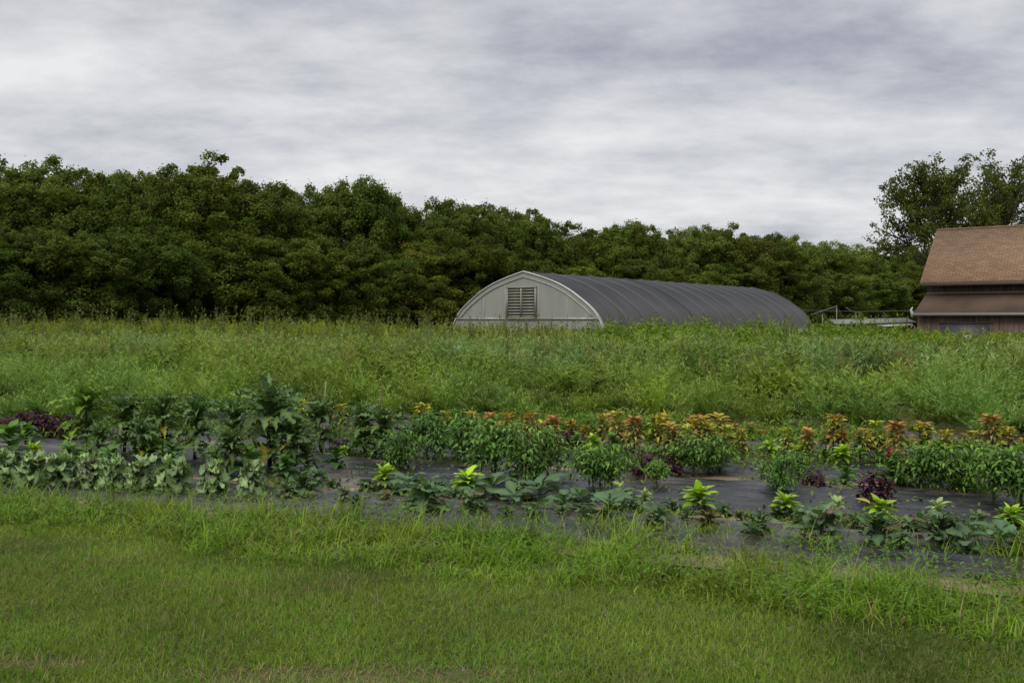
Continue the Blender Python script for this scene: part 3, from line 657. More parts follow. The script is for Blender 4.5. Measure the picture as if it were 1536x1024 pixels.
o = MB(); add_leaves(o, K, np.array([[0, 0, 0.]]), [2.6], .5, .6, .13, .05, prof_ovate, np.array([.42, .34, .05]), rib=1.1, fold=.1, n=6)
o = o.build('yellow_leaf', M_LEAF, smooth=True); a = G(1306, 776); o.location = (a[0], a[1], .12); tag(o, 'rounded yellow leaf hanging beside a lime plant on the plastic', 'leaf')

# ------------------------------------------------------------------ greenhouse
M_FILM = pmat('milky_film', (.25, .255, .23), .45, (.205, .21, .188), 1.1, mapscale=(1.6, 1, .45), spec=.4)
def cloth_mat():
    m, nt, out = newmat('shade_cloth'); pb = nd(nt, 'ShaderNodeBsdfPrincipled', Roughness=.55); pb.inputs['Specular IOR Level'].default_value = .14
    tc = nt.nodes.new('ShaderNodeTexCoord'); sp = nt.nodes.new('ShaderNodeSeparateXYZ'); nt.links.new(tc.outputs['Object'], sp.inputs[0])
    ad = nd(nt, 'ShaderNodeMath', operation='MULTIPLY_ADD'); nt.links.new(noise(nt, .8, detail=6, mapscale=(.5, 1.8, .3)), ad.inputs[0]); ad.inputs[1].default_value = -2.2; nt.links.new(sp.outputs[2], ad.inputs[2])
    # sky sheen painted into the cloth colour: paler low down, darker towards the ridge
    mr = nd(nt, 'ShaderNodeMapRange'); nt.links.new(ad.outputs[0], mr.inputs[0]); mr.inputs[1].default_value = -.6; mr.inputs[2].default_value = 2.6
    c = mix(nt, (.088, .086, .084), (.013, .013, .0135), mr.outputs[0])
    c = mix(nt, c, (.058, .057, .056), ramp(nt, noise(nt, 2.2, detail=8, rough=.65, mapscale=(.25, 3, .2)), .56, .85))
    nt.links.new(c, pb.inputs['Base Color'])
    b = nd(nt, 'ShaderNodeBump', Strength=.3, Distance=.05); nt.links.new(noise(nt, 1.6, detail=6, mapscale=(.4, 2.2, .4)), b.inputs['Height']); nt.links.new(b.outputs[0], pb.inputs['Normal'])
    nt.links.new(pb.outputs[0], out.inputs[0]); return m
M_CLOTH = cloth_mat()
M_METAL = pmat('galvanised', (.36, .365, .35), .45, (.26, .265, .25), 6, metal=.3)
M_WHITE = pmat('white_plastic', (.46, .47, .46), .5, (.36, .36, .34), 3)
M_TAN = pmat('louvre_board', (.23, .225, .18), .6, (.17, .165, .13), 5)
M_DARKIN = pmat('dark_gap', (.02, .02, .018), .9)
M_DARKRIB = pmat('black_strap', (.02, .02, .022), .7)
gh = empty('greenhouse', (.70, 56.0, 0), -math.atan2(.59, .81))
tag(gh, 'long arched greenhouse under grey shade cloth with pale louvred end wall', 'greenhouse')
HWID, RH, GL = 5.6, 4.45, 36.0
PR = np.array([(0, 1.0), (.06, .98), (.16, .948), (.28, .903), (.42, .842), (.58, .742), (.74, .605), (.86, .49), (.93, .38), (.98, .25), (1.0, .12), (1.0, 0)])
def arch(dr=0., n=56, zmin=0.):
    a = PR; u = np.concatenate([[0], np.cumsum(np.hypot(np.diff(a[:, 0]) * HWID, np.diff(a[:, 1]) * RH))])
    uu = np.linspace(0, u[-1], n // 2)
    x = np.interp(uu, u, a[:, 0]); z = np.interp(uu, u, a[:, 1])
    for _ in range(2):
        x[1:-1] = (x[:-2] + 2 * x[1:-1] + x[2:]) / 4; z[1:-1] = (z[:-2] + 2 * z[1:-1] + z[2:]) / 4
    pts = np.stack([x * (HWID + dr), np.maximum(z * (RH + dr), zmin)], 1)
    return np.concatenate([pts[::-1] * [-1, 1], pts[1:]])
def arch_shell(y0, y1, dr, zmin, ny=2, mat=None, name='', sag=False):
    mb = MB(); a = arch(dr, 64, zmin); n = len(a); ys = np.linspace(y0, y1, ny)
    Y = np.repeat(ys, n); A = np.tile(a, (ny, 1))
    if sag:
        ph = np.abs(np.sin(pi * (Y - .6) / 2.36)); A = A * (1 - .006 * ph[:, None])
    v = np.stack([A[:, 0], Y, A[:, 1]], 1)
    i = np.arange((ny - 1) * n).reshape(ny - 1, n)[:, :-1].ravel()
    mb.add(v, np.stack([i, i + 1, i + n + 1, i + n], 1)); return mb.build(name, mat, gh, True)
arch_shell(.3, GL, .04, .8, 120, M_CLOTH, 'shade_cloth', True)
arch_shell(0.02, .28, .03, .15, 3, M_FILM, 'film_edge')
a = arch(-.02, 64)
for yy in (0.0, GL - .02):                                     # end walls as vertical strips
    mb = MB(); v = []
    for p in a: v += [(p[0], yy, 0), (p[0], yy, p[1])]
    i = np.arange(len(a) - 1) * 2
    mb.add(np.array(v), np.stack([i, i + 2, i + 3, i + 1], 1)); mb.build('end_wall', M_FILM, gh)
mb = MB(); a = arch(.04, 64); mb.tube(np.stack([a[:, 0], a[:, 0] * 0 - .03, a[:, 1]], 1), .04, 8); mb.build('front_hoop', M_WHITE, gh, True)
mb = MB(); a = arch(-.28, 64); a = a[(a[:, 1] > 1.65)]; mb.tube(np.stack([a[:, 0], a[:, 0] * 0 - .03, a[:, 1]], 1), .03, 6); mb.build('inner_hoop', M_METAL, gh, True)
nb = 15
for k in range(1, nb + 1):
    y = .75 + (GL - .9) * k / nb; a = arch(.05, 64, .8); mb = MB()
    mb.tube(np.stack([a[:, 0], a[:, 0] * 0 + y, a[:, 1]], 1), .035, 6)
    dark = k == 5
    o = mb.build('strap' if dark else 'hoop', M_DARKRIB if dark else pmat('hoop_cloth', (.075, .075, .077), .6) if k == 1 else bpy.data.materials['hoop_cloth'], gh, True)
mb = MB()
for sx in (-1, 1): mb.box((sx * (HWID + .03) - .03, .1, .42), (sx * (HWID + .03) + .05, GL, .8))
mb.build('baseboard', M_WHITE, gh)
for xa, xb in ((-5.25, -1.23), (.97, 5.3)):
    mb = MB(); mb.box((xa, -.06, 1.60), (xb, -.015, 1.70)); mb.build('cross_beam', M_METAL, gh)
for x in (-3.0, -1.35, 1.1, 3.1):
    mb = MB(); mb.box((x - .014, -.03, .0), (x + .014, -.012, RH * np.interp(abs(x) / HWID, PR[:11, 0], PR[:11, 1]) - .25)); mb.build('stud', M_METAL, gh)
vr = MB(); vx0, vx1, vz0, vz1 = -1.12, .86, 1.72, 3.48
vr.box((vx0, -.035, vz0), (vx1, -.008, vz1)); vent = vr.build('louvred_vent', M_DARKIN, gh)
mb = MB()
for lo, hi in (((vx0 - .1, vz0 - .1), (vx1 + .1, vz0)), ((vx0 - .1, vz1), (vx1 + .1, vz1 + .1)), ((vx0 - .1, vz0), (vx0, vz1)), ((vx1, vz0), (vx1 + .1, vz1)), ((-.17, vz0), (-.09, vz1))):
    mb.box((lo[0], -.12, lo[1]), (hi[0], -.009, hi[1]))
mb.build('frame', M_TAN, vent)
mb = MB(); ns = 10
for k in range(ns):
    z = vz0 + (vz1 - vz0) * (k + .15) / ns; hgt = (vz1 - vz0) / ns * .62
    for xa, xb in ((vx0 + .004, -.174), (-.086, vx1 - .004)):
        mb.hexa([(xa, -.115, z), (xb, -.115, z), (xb, -.10, z), (xa, -.10, z), (xa, -.06, z + hgt), (xb, -.06, z + hgt), (xb, -.045, z + hgt), (xa, -.045, z + hgt)])
mb.build('slats', M_TAN, vent)

# ------------------------------------------------------------------ barn
def board_mat(name, c0, c1, w=.16):
    m, nt, out = newmat(name)
    pb = nd(nt, 'ShaderNodeBsdfPrincipled', Roughness=.85); pb.inputs['Specular IOR Level'].default_value = .2
    tc = nt.nodes.new('ShaderNodeTexCoord'); sx = nt.nodes.new('ShaderNodeSeparateXYZ'); nt.links.new(tc.outputs['Object'], sx.inputs[0])
    ad = nd(nt, 'ShaderNodeMath', operation='ADD'); nt.links.new(sx.outputs[0], ad.inputs[0]); nt.links.new(sx.outputs[1], ad.inputs[1])
    dv = nd(nt, 'ShaderNodeMath', operation='DIVIDE'); nt.links.new(ad.outputs[0], dv.inputs[0]); dv.inputs[1].default_value = w
    fl = nd(nt, 'ShaderNodeMath', operation='FLOOR'); nt.links.new(dv.outputs[0], fl.inputs[0])
    wn = nd(nt, 'ShaderNodeTexWhiteNoise', noise_dimensions='1D'); nt.links.new(fl.outputs[0], wn.inputs['W'])
    fr = nd(nt, 'ShaderNodeMath', operation='FRACT'); nt.links.new(dv.outputs[0], fr.inputs[0])
    gapf = ramp(nt, fr.outputs[0], .0, .09)
    c = mix(nt, c0, c1, wn.outputs['Value'])
    c = mix(nt, c, (c1[0] * 1.6, c1[1] * 1.6, c1[2] * 1.6), ramp(nt, noise(nt, 5, detail=6, mapscale=(3, 3, .3)), .45, .8))
    c = mix(nt, (.012, .01, .009), c, gapf)
    nt.links.new(c, pb.inputs['Base Color']); nt.links.new(pb.outputs[0], out.inputs[0]); return m
def shingle_mat():
    m, nt, out = newmat('tan_shingles')
    pb = nd(nt, 'ShaderNodeBsdfPrincipled', Roughness=.9); pb.inputs['Specular IOR Level'].default_value = .15
    tc = nt.nodes.new('ShaderNodeTexCoord'); mp = nt.nodes.new('ShaderNodeMapping'); nt.links.new(tc.outputs['Object'], mp.inputs[0])
    br = nd(nt, 'ShaderNodeTexBrick'); br.inputs['Scale'].default_value = 1.0
    sx = nt.nodes.new('ShaderNodeSeparateXYZ'); nt.links.new(tc.outputs['Object'], sx.inputs[0])
    mz = nd(nt, 'ShaderNodeMath', operation='MULTIPLY'); mz.inputs[1].default_value = 1.7; nt.links.new(sx.outputs[2], mz.inputs[0])
    cb = nt.nodes.new('ShaderNodeCombineXYZ'); nt.links.new(sx.outputs[0], cb.inputs[0]); nt.links.new(mz.outputs[0], cb.inputs[1])
    nt.links.new(cb.outputs[0], br.inputs['Vector'])
    br.inputs['Brick Width'].default_value = .3; br.inputs['Row Height'].default_value = .15; br.inputs['Mortar Size'].default_value = .014
    br.inputs['Color1'].default_value = (.155, .096, .055, 1); br.inputs['Color2'].default_value = (.215, .14, .085, 1); br.inputs['Mortar'].default_value = (.085, .056, .036, 1)
    c = mix(nt, br.outputs['Color'], (.24, .16, .1), ramp(nt, noise(nt, 9, detail=6, mapscale=(1, 1, 3)), .5, .75))
    c = mix(nt, c, (.11, .066, .038), ramp(nt, noise(nt, 1.2, detail=5), .5, .85))
    nt.links.new(c, pb.inputs['Base Color']); nt.links.new(pb.outputs[0], out.inputs[0]); return m
M_BOARD = board_mat('dark_boards', (.06, .042, .032), (.095, .066, .05))
M_BOARD2 = board_mat('weathered_boards', (.085, .06, .046), (.14, .1, .078), .2)
M_SHINGLE = shingle_mat()
M_ROLL = pmat('rolled_roofing', (.1, .066, .043), .9, (.036, .028, .022), .45, mapscale=(1, .6, 1), bump=.3, bscale=30, spec=.1)
M_TRIM = pmat('brown_trim', (.06, .045, .036), .7)
M_GUT = pmat('grey_gutter', (.17, .165, .16), .5)
M_SHEET = pmat('dark_sheet', (.035, .036, .042), .55, (.06, .06, .066), 2, bump=.3, bscale=5)
BT = radians(35)
barn = empty('barn', (20.09, 45.0, 0), -BT); tag(barn, 'dark boarded barn with tan shingle roof and low lean-to', 'barn')
BW, BD, EV, RG = 13.0, 7.0, 3.30, 6.21
mb = MB(); mb.box((0, 0, 0), (BW, .12, EV + .1)); mb.box((0, BD - .12, 0), (BW, BD, EV + .1))
for x in (0, BW - .12):
    mb.box((x, .12, 0), (x + .12, BD - .12, EV + .05))
    mb.hexa([(x, .12, EV + .05), (x + .12, .12, EV + .05), (x + .12, BD - .12, EV + .05), (x, BD - .12, EV + .05), (x, BD/2 - .05, RG - .12), (x + .12, BD/2 - .05, RG - .12), (x + .12, BD/2 + .05, RG - .12), (x, BD/2 + .05, RG - .12)])
mb.build('wall', M_BOARD, barn)
x0, x1 = -.3, BW + .3; sl = (RG - EV + .0) / (BD / 2 + .45)
def slab(mb, x0, x1, ya, za, yb, zb, th):
    mb.hexa([(x0, ya, za - th), (x1, ya, za - th), (x1, yb, zb - th), (x0, yb, zb - th), (x0, ya, za), (x1, ya, za), (x1, yb, zb), (x0, yb, zb)])
mb = MB(); slab(mb, x0, x1, -.45, EV + .12, BD / 2, RG, .1); slab(mb, x0, x1, BD + .45, EV + .12, BD / 2 + .002, RG, .1)
roof = mb.build('roof', M_SHINGLE, barn)
mb = MB(); mb.tube([(x0, BD / 2, RG + .0), (x1, BD / 2, RG + .0)], .06, 8); mb.build('ridge_cap', M_SHINGLE, roof)
mb = MB(); mb.box((x0 + .02, -.47, EV - .1), (x1 - .02, -.44, EV + .05)); mb.build('fascia', M_TRIM, roof)
LR, LT, LE = 2.8, 2.85, 1.92
mb = MB(); slab(mb, -.1, BW + .1, -LR, LE, -.002, LT, .07); lean = mb.build('lean_to_roof', M_ROLL, barn)
mb = MB(); mb.box((-.1, -.05, LT - .02), (BW + .1, -.003, LT + .06)); mb.build('flashing', M_GUT, lean)
mb = MB(); mb.box((-.12, -LR - .1, LE - .14), (BW + .12, -LR - .003, LE - .01)); mb.build('gutter', M_GUT, lean)
mb = MB(); mb.tube([(-.16, -LR - .05, LE - .2), (-.16, -LR - .05, LE + .02), (-.2, -LR - .08, LE + .14), (-.12, -LR - .08, LE + .26)], [.05, .07, .05, .02], 6); mb.build('gutter_bracket', M_WHITE, lean)
mb = MB(); mb.box((0, -LR + .25, 0), (BW, -LR + .33, LE - .08)); mb.box((0, -LR + .33, 0), (.1, -.003, LE - .02)); mb.build('lean_to_wall', M_BOARD2, barn)
yw = -LR + .25
mb = MB(); mb.box((1.0, yw - .05, .1), (3.0, yw - .003, 1.42)); sh = mb.build('sheet_door', M_SHEET, barn)
mb = MB(); mb.box((.92, yw - .07, 1.425), (3.1, yw - .003, 1.5)); mb.box((3.003, yw - .07, .1), (3.1, yw - .003, 1.424)); mb.build('frame', M_TRIM, sh)
mb = MB()
for x in (4.3, 5.4, 7.5): mb.box((x, yw - .04, 0), (x + .12, yw - .003, LE - .1))
mb.build('batten', M_BOARD2, barn)

# post with brace and wires between greenhouse and barn
M_POST = pmat('dull_pipe', (.15, .15, .145), .6)
YP = 50.0
def pz(py, Y): return CAM_H - (py - HY) * Y / F
tp = empty('braced_post', (P(1255, YP), YP, 0)); tag(tp, 'thin pale post with sloping brace between greenhouse and barn', 'post')
mb = MB(); mb.tube([(0, 0, 0), (0, 0, pz(458, YP))], .024, 6); mb.build('post', M_POST, tp, True)
mb = MB(); mb.tube([(0, -.04, pz(458, YP) - .03), (P(1216, YP) - P(1255, YP), -.04, pz(472, YP))], .02, 6); mb.build('brace', M_POST, tp, True)
mb = MB(); mb.tube([(0, 0.04, 0), (0, 0.04, 1.9)], .022, 6); o = mb.build('thin_post', M_POST); o.location = (P(1234, 51), 51, 0); tag(o, 'shorter thin post beside the far end of the greenhouse', 'post')
mb = MB(); mb.tube([(P(1205, 52), 52, pz(465.5, 52)), (P(1290, 50.5), 50.5, pz(467, 50.5)), (P(1368, 43.4), 43.4, pz(466, 43.4))], .007, 5); o = mb.build('wire', M_POST); tag(o, 'thin pale wire stretched from greenhouse to barn corner', 'wire')
mb = MB(); mb.tube([(P(1272, 50), 50.3, pz(461, 50.3)), (P(1287, 50), 50.3, pz(470, 50.3))], .016, 5); mb.tube([(P(1287, 50), 50.3, 0), (P(1287, 50), 50.3, pz(468, 50.3))], .02, 5); o = mb.build('leaning_post', M_POST); tag(o, 'pale post with short sloping arm nearer the barn', 'post')
# climbing weed on that post
mb = MB(); N = 60; z = K.uniform(1.2, 2.0, N); p = np.stack([P(1289, 50) + K.normal(0, .12, N), 50.25 + K.normal(0, .1, N), z], 1)
add_leaves(mb, K, p, K.random(N) * 6.28, K.uniform(-.3, .8, N), .6, .2, .05, prof_ovate, np.array([.13, .2, .03]), n=2, cols=2)
o = mb.build('climbing_vine', M_WEED); tag(o, 'small yellow-green vine climbing the post near the barn', 'vine')
shd = empty('low_shelter', (P(1330, 49), 49, 0), -.1); tag(shd, 'low flat grey roofed shelter beside the barn with white sheet', 'shelter')
xa, xb = -1.45, 1.45
mb = MB(); mb.hexa([(xa - 1.2, -.2, pz(484, 49) - .1), (xb, -.2, 1.42), (xb, 1.6, 1.62), (xa - 1.2, 1.6, 1.56), (xa - 1.2, -.2, pz(484, 49) - .05), (xb, -.2, 1.5), (xb, 1.6, 1.7), (xa - 1.2, 1.6, 1.62)])
M_GREYB = pmat('grey_board', (.17, .17, .16), .7, (.1, .1, .09), 4)
mb.build('roof', M_GREYB, shd)
mb = MB(); mb.hexa([(-.6, -.5, 1.24), (1.2, -.5, 1.28), (1.2, -.21, 1.36), (-.6, -.21, 1.3), (-.6, -.5, 1.27), (1.2, -.5, 1.32), (1.2, -.21, 1.41), (-.6, -.21, 1.34)]); mb.build('white_sheet', M_METAL, shd)
for x in (xa - 1.1, xa + .4, xb - .1):
    for y in (-.1, 1.5):
        mb = MB(); mb.box((x, y, 0), (x + .08, y + .08, 1.36)); mb.build('post', M_GREYB, shd)
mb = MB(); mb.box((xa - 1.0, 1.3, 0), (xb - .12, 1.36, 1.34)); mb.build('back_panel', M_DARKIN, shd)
mb = MB(); th = np.arange(13) * 2 * pi / 12
mb.tube([(0, 0, 0), (0, 0, .02), (0, 0, .3)], [.1, .11, .14], 12); mb.tube([(0, 0, .3), (0, 0, .31)], [.15, .15], 12)
o = mb.build('white_bucket', M_WHITE, smooth=False); o.location = (P(1452, 37.5), 37.5, .68)
mbs = MB(); mbs.box((-.3, -.25, -.68), (.3, .25, -.001)); so = mbs.build('wooden_crate', M_BOARD2); so.location = o.location
tag(o, 'small white bucket showing through weeds before the barn', 'bucket'); tag(so, 'brown wooden crate in the weeds carrying a white bucket', 'crate')

# ------------------------------------------------------------------ trees
T = np.random.default_rng(77)
def crown_mesh(rng, nblob, nleaf, shape, leaf=.185, ragged=1.0):
    """unit crown: x,y in -.5..0.5, z in 0..1; leaf clumps gathered in many uneven blobs"""
    mb = MB()
    nl = 15; lz = np.concatenate([rng.uniform(.12, .6, 6), rng.uniform(.5, .86, 9)]); la = np.arange(nl) * 2.4 + rng.normal(0, .5, nl)
    lr = np.interp(lz, *shape) * rng.uniform(.35, .85, nl) * .5; lr[-4:] = rng.uniform(.03, .24, 4)
    lobe = np.stack([np.cos(la) * lr, np.sin(la) * lr, lz], 1); ls = rng.uniform(.13, .24, nl); lobe[-4:, 2] = .99 - rng.uniform(0, .1, 4); lobe[:, 2] = np.minimum(lobe[:, 2], lobe[:, 2] * 0 + np.concatenate([np.ones(nl - 4), 1 - np.array([0, .03, .06, .09])]) - ls * .95)
    which = rng.integers(0, nl, nblob); dd = rng.normal(size=(nblob, 3)); dd /= np.linalg.norm(dd, axis=1)[:, None]
    cen = lobe[which] + dd * rng.uniform(.3, 1, (nblob, 1)) ** .5 * ls[which][:, None] * [1, 1, .85]
    z0 = rng.random(nblob) < .5; zl = rng.uniform(.03, .8, nblob); aa = rng.random(nblob) * 6.28; rl = np.interp(zl, *shape) * .5 * rng.uniform(.5, 1.04, nblob)
    cen = np.where(z0[:, None], np.stack([np.cos(aa) * rl, np.sin(aa) * rl, zl], 1), cen); z = np.clip(cen[:, 2], 0, 1); cen[:, 2] = np.clip(cen[:, 2], .02, .97)
    br = rng.uniform(.034, .09, nblob) * (1.1 - .35 * z)
    j = rng.integers(0, nblob, nleaf)
    d = rng.normal(size=(nleaf, 3)); d[:, 2] = d[:, 2] * .75 + .35; d /= np.linalg.norm(d, axis=1)[:, None]
    rad_l = rng.uniform(.45, 1.08, (nleaf, 1)) ** .6
    stray = rng.random(nleaf) < .2 * ragged; rad_l[stray] *= rng.uniform(1.1, 1.6, (stray.sum(), 1))
    p = cen[j] + d * br[j][:, None] * rad_l * [1, 1, .8]
    nrm = d + rng.normal(size=(nleaf, 3)) * .55
    tip = np.cross(nrm, rng.normal(size=(nleaf, 3))); tip[:, 2] -= .15
    tone = (.82 + .36 * rng.random(nblob))[j][:, None] * (1 + .16 * rng.normal(size=(nleaf, 1)).clip(-2, 2))
    hue = rng.random(nblob)[j][:, None]
    col = (np.array([.078, .122, .02]) * (1 - hue) + np.array([.108, .128, .02]) * hue) * tone
    # normal quads with aspect fixed for an 8 x 13 m crown
    quads(mb, p * [8, 8, 12], tip, nrm, leaf * rng.uniform(.6, 1.25, nleaf), leaf * .72 * rng.uniform(.6, 1.2, nleaf), np.clip(col, .004, .5))
    return mb
SH_ROUND = ([0, .1, .3, .55, .8, .93, 1], [.8, .95, 1, 1, .88, .62, .25])
SH_DOME = ([0, .1, .35, .6, .8, .93, 1], [.9, 1, 1, .95, .82, .6, .3])
SH_TALL = ([0, .1, .3, .5, .75, .9, 1], [.8, 1, 1, .85, .58, .34, .12])
CROWNS = [crown_mesh(T, 520, 90000, sh).mesh('crown', M_TREE) for sh in (SH_ROUND, SH_DOME, SH_ROUND, SH_DOME)] + [crown_mesh(T, 340, 60000, SH_TALL, ragged=2).mesh('crown', M_TREE)]
def trunk_mesh(rng):
    mb = MB(); mb.tube([(0, 0, -.2), (.05, .02, 2), (-.05, .1, 5), (.1, 0, 9)], [.26, .2, .16, .05], 8)
    for k in range(6):
        a = rng.random() * 6.28; z = rng.uniform(2, 6); l = rng.uniform(1.5, 3)
        mb.tube([(0, 0, z), (cos(a) * l * .5, sin(a) * l * .5, z + l * .5), (cos(a) * l, sin(a) * l, z + l)], [.1, .07, .03], 6)
    return mb.mesh('trunk', M_BARK, True)
TRUNKS = [trunk_mesh(T) for _ in range(2)]
def treeline_Z(px): return 100.2 / (1 - .87 * (px - 768) / F)
def tree(px, top, wpx, var, col, label, dz=0., group='trees along the wood edge', name='woodland_tree'):
    Z = treeline_Z(px) + dz; h = CAM_H + (HY - top) * Z / F; w = wpx * Z / F * 1.46
    r = empty(name, (P(px, Z), Z, 0), T.random() * 6.28)
    c = bpy.data.objects.new('crown', CROWNS[var]); COL.objects.link(c); c.parent = r
    b = .035 * h; c.location = (0, 0, b); c.scale = (w / 8, w / 8, (h - b) / 11.8); c.color = (*col, 1)
    t = bpy.data.objects.new('trunk', TRUNKS[T.integers(0, 2)]); COL.objects.link(t); t.parent = r; s = h / 13; t.scale = (s, s, s)
    tag(r, label, 'tree', group)
D, Y_, B_ = (1, 1, 1), (1.12, 1.1, .85), (.9, 1, 1); O_ = (1.27, 1.08, .9); P_ = (1.25, 1.3, 1.2)
BACK = [(-50, 250, 150, 0, D), (22, 240, 150, 1, D), (96, 244, 140, 2, D), (165, 257, 110, 3, D), (212, 251, 90, 0, P_), (262, 262, 110, 1, D), (302, 236, 150, 2, Y_), (372, 264, 120, 0, D), (428, 275, 110, 3, D), (478, 278, 100, 1, D),
        (532, 265, 110, 4, P_), (574, 284, 96, 4, B_), (622, 313, 120, 2, Y_), (690, 298, 120, 1, D), (738, 303, 100, 0, D), (784, 314, 100, 3, D), (822, 328, 70, 0, D), (878, 340, 100, 2, Y_), (925, 334, 70, 4, P_), (958, 330, 74, 4, D), (990, 350, 80, 3, D), (1034, 338, 100, 1, D),
        (1088, 338, 100, 2, O_), (1130, 350, 90, 0, D), (1176, 350, 84, 3, D), (1222, 362, 90, 1, D), (1266, 369, 84, 0, P_), (1310, 372, 90, 2, D), (1362, 380, 90, 1, D), (1420, 385, 100, 0, D), (1490, 388, 110, 2, D), (1570, 390, 110, 3, D)]
FRONT = [(-40, 345, 120, 1, B_), (58, 338, 120, 0, D), (135, 352, 120, 3, D), (215, 332, 130, 2, B_), (318, 325, 150, 1, Y_), (400, 350, 120, 0, D), (470, 345, 120, 3, Y_), (545, 365, 110, 2, D), (612, 360, 110, 1, O_), (690, 352, 110, 0, Y_), (760, 372, 100, 3, D), (850, 385, 100, 1, Y_),
         (930, 385, 100, 0, D), (1010, 390, 90, 2, Y_), (1090, 395, 90, 1, D), (1165, 395, 90, 3, D), (1240, 400, 90, 0, D), (1300, 405, 80, 2, B_), (1355, 408, 80, 1, O_)]
def near_what(px):
    if px < 640: return None
    return 'behind the greenhouse' if px < 1215 else ('between greenhouse and barn' if px < 1385 else 'behind the barn')
def tone(c): return {D: 'dark green', Y_: 'olive green', B_: 'deep bluish green', O_: 'browning olive', P_: 'lighter green'}[c]
for lst, what, dz0, grp in ((BACK, 'tall', 0., 'tall trees of the wood edge'), (FRONT, 'shorter', -4.5, 'shorter trees at the foot of the wood')):
    n = len(lst)
    for i, (px, top, w, var, col) in enumerate(lst):
        k = n - 1 - i
        pos = (ORD[k] + ' in row from barn end') if k < n / 2 else (ORD[i] + ' in row from far end')
        nw = near_what(px)
        shp = 'pointed ' if var == 4 else ('domed ' if var in (1, 3) else 'rounded ')
        lab = f'{what} {shp}{tone(col)} tree' + (f' {nw}' if nw else '') + f', {pos}'
        tree(px, top, w, var, tuple(np.array(col) * T.uniform(.75, 1.25)), lab, dz0 + T.uniform(-1, 1), grp)
# undergrowth under and behind the front trees closes the wood
mb = MB(); n = 900; pxx = T.uniform(-120, 1700, n); Zz = treeline_Z(pxx) + T.uniform(2, 7, n); X = P(pxx, Zz)
clumps(mb, T, np.stack([X, Zz], 1), T.uniform(5, 10.5, n), .5, 8, 34, .5, .36, np.array([.05, .08, .014]) * T.uniform(.6, 1.3, (n, 1)), np.array([.055, .08, .016]), (.02, .6), .0)
tag(mb.build('woodland_undergrowth', M_TREE), kind='stuff')

# the big open-crowned tree behind the barn
def big_tree():
    rng = np.random.default_rng(4)
    Z = 62.0; px0 = 1446; root = empty('ash_tree', (P(px0, Z), Z, 0)); tag(root, 'large open-crowned tree with visible limbs rising behind the barn roof', 'tree')
    cen = np.array([0, 0, 7.3]); ax = np.array([6.6, 5.5, 5.6]); fork = np.array([.05, .1, 2.6])
    br = MB(); br.tube([(0, 0, -.2), (.1, 0, 1.3), fork], [.42, .34, .3], 10)
    mains = []
    for k in range(15):
        az = k * 2.4 + rng.normal(0, .2); el = rng.uniform(.15, 1.45) if k > 3 else rng.uniform(-.1, .3)
        tgt = cen + ax * np.array([cos(az) * cos(el), sin(az) * cos(el), sin(el)]) * rng.uniform(.82, .98)
        u = np.linspace(0, 1, 9)[:, None]; st = fork + rng.normal(0, .15, 3) * [1, 1, 2]
        mid = st + (tgt - st) * .5 + [0, 0, 1.0] + rng.normal(0, .35, 3) - (tgt - st) * [.12, .12, 0]
        pts = (1 - u) ** 2 * st + 2 * u * (1 - u) * mid + u ** 2 * tgt + rng.normal(0, .07, (9, 3)) * u
        br.tube(pts, np.linspace(.15, .025, 9), 6); mains.append(pts)
    mains = np.array(mains); spots = [m[k] for m in mains for k in (5, 6, 7, 8)]
    for _ in range(340):
        d = rng.normal(size=3); d /= np.linalg.norm(d); d[2] = d[2] if d[2] > -.55 else -d[2]
        tgt = cen + ax * d * rng.uniform(.45, 1.0) ** .7
        dist = np.linalg.norm(mains - tgt, axis=2) + np.linspace(1.2, 0, 9)[None] * .5; dist[:, :2] = 99
        i, k = np.unravel_index(np.argmin(dist), dist.shape); st = mains[i, max(2, k - 2)]
        L = np.linalg.norm(tgt - st); mid = (st + tgt) / 2 + rng.normal(0, .12 * L, 3) + [0, 0, -.04 * L]
        u = np.linspace(0, 1, 6)[:, None]; pts = (1 - u) ** 2 * st + 2 * u * (1 - u) * mid + u ** 2 * tgt
        br.tube(pts, np.linspace(.05, .012, 6), 4); spots += [pts[5], pts[4], pts[3]] + ([pts[2]] if rng.random() < .4 else [])
    br.build('trunk', M_BARK, root, True)
    P0 = np.array(spots); nT = len(P0); per = 34; j = np.repeat(np.arange(nT), per); N = len(j)
    d = rng.normal(size=(N, 3)); d /= np.linalg.norm(d, axis=1)[:, None]
    sz = rng.uniform(.25, .55, nT)
    p = P0[j] + d * sz[j][:, None] * rng.random((N, 1)) ** .5 * [1, 1, .8]
    nrm = d * .6 + rng.normal(size=(N, 3)) * .6; tip = rng.normal(size=(N, 3)); tip[:, 2] -= .3
    tn = (.7 + .6 * rng.random(nT))[j][:, None]
    fo = MB(); quads(fo, p, tip, nrm, rng.uniform(.13, .24, N), rng.uniform(.08, .14, N), np.array([.075, .095, .016]) * tn * (1 + .18 * rng.normal(size=(N, 1)).clip(-2, 2)))
    fo.build('crown', M_TREE, root)
big_tree()

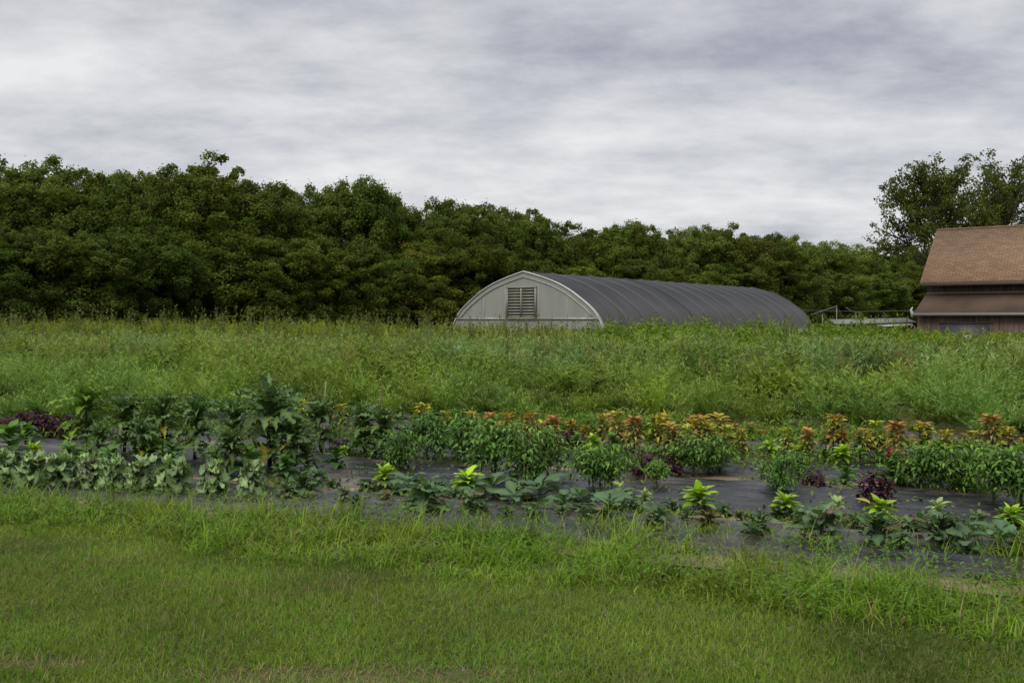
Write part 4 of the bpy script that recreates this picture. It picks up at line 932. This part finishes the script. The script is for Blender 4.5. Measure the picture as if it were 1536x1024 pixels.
# ------------------------------------------------------------------ sky and light
SUN_EL, SUN_AZ = radians(52), radians(215)     # azimuth clockwise from +Y (north)
w = bpy.data.worlds.new('World'); C.world = w; w.use_nodes = True
nt = w.node_tree; nt.nodes.clear()
out = nt.nodes.new('ShaderNodeOutputWorld'); bg = nt.nodes.new('ShaderNodeBackground'); bg.inputs['Strength'].default_value = .1
sky = nt.nodes.new('ShaderNodeTexSky'); sky.sky_type = 'NISHITA'; sky.sun_disc = False; sky.sun_elevation = SUN_EL; sky.sun_rotation = SUN_AZ
tc = nt.nodes.new('ShaderNodeTexCoord'); sx = nt.nodes.new('ShaderNodeSeparateXYZ'); nt.links.new(tc.outputs['Generated'], sx.inputs[0])
def mth(op, a, b=None):
    n = nt.nodes.new('ShaderNodeMath'); n.operation = op
    for i, q in enumerate((a, b)):
        if q is None: continue
        if hasattr(q, 'is_output'): nt.links.new(q, n.inputs[i])
        else: n.inputs[i].default_value = q
    return n.outputs[0]
zz = mth('MAXIMUM', sx.outputs[2], 0.0); den = mth('ADD', zz, .22)
cb = nt.nodes.new('ShaderNodeCombineXYZ'); nt.links.new(mth('DIVIDE', sx.outputs[0], den), cb.inputs[0]); nt.links.new(mth('DIVIDE', sx.outputs[1], den), cb.inputs[1])
def cloud(scale, off, detail, rough, dist, ms=(1, 1, 1)):
    mp = nt.nodes.new('ShaderNodeMapping'); mp.inputs['Location'].default_value = off; mp.inputs['Scale'].default_value = ms
    mp.inputs['Rotation'].default_value = (0, 0, .12)
    nt.links.new(cb.outputs[0], mp.inputs[0])
    n = nd(nt, 'ShaderNodeTexNoise', Scale=scale, Detail=detail, Roughness=rough, Distortion=dist); nt.links.new(mp.outputs[0], n.inputs['Vector']); return n.outputs['Fac']
c1 = cloud(1.3, (13.7, 6.1, 0), 9, .58, .12, (.8, 1, 1)); c2 = cloud(4.2, (8, 3, 2), 9, .62, .1, (.7, 1, 1)); c3 = cloud(.5, (1.6, 5, 3), 3, .5, .1)
f = mth('ADD', mth('ADD', mth('MULTIPLY', c1, .58), mth('MULTIPLY', c2, .30)), mth('MULTIPLY', c3, .21))
f = mth('SUBTRACT', f, mth('SUBTRACT', mth('MULTIPLY', mth('ABSOLUTE', mth('SUBTRACT', mth('MINIMUM', zz, .36), .19)), .4), .022))
r = nt.nodes.new('ShaderNodeValToRGB'); nt.links.new(f, r.inputs[0])
e = r.color_ramp.elements; e[0].position = .41; e[0].color = (2.2, 2.35, 2.7, 1); e[1].position = .655; e[1].color = (5.7, 5.65, 5.6, 1)
m1 = r.color_ramp.elements.new(.5); m1.color = (3.55, 3.62, 3.85, 1)
m2 = r.color_ramp.elements.new(.567); m2.color = (4.55, 4.55, 4.65, 1)
# overcast skies are brighter overhead than near the horizon
el = mth('ADD', mth('MULTIPLY', mth('MAXIMUM', mth('SUBTRACT', zz, .34), 0.0), 3.6), 1.0)
sc = nt.nodes.new('ShaderNodeVectorMath'); sc.operation = 'SCALE'; nt.links.new(r.outputs[0], sc.inputs[0]); nt.links.new(el, sc.inputs['Scale'])
mx = nt.nodes.new('ShaderNodeMix'); mx.data_type = 'RGBA'; mx.inputs[0].default_value = .93
nt.links.new(sky.outputs[0], mx.inputs[6]); nt.links.new(sc.outputs[0], mx.inputs[7])
nt.links.new(mx.outputs[2], bg.inputs['Color']); nt.links.new(bg.outputs[0], out.inputs[0])

sl_ = bpy.data.lights.new('sun', 'SUN'); sl_.energy = 1.4; sl_.angle = radians(25); sl_.color = (1, .94, .84)
so = bpy.data.objects.new('sun', sl_); COL.objects.link(so)
so.rotation_euler = (radians(90) - SUN_EL, 0, pi - SUN_AZ)

cam = bpy.data.cameras.new('camera'); co = bpy.data.objects.new('camera', cam); COL.objects.link(co); C.camera = co
co.location = (0, 0, CAM_H); co.rotation_euler = (radians(90), 0, 0)
cam.sensor_width = 36; cam.lens = 36 * F / 1536; cam.shift_y = -(512 - HY) / 1536; cam.clip_end = 6000; cam.clip_start = .1
C.view_settings.view_transform = 'Standard'; C.view_settings.look = 'None'; C.view_settings.exposure = .6; C.view_settings.gamma = 1
C.cycles.use_denoising = True; C.cycles.max_bounces = 6; C.cycles.diffuse_bounces = 3; C.cycles.transmission_bounces = 3; C.cycles.glossy_bounces = 2
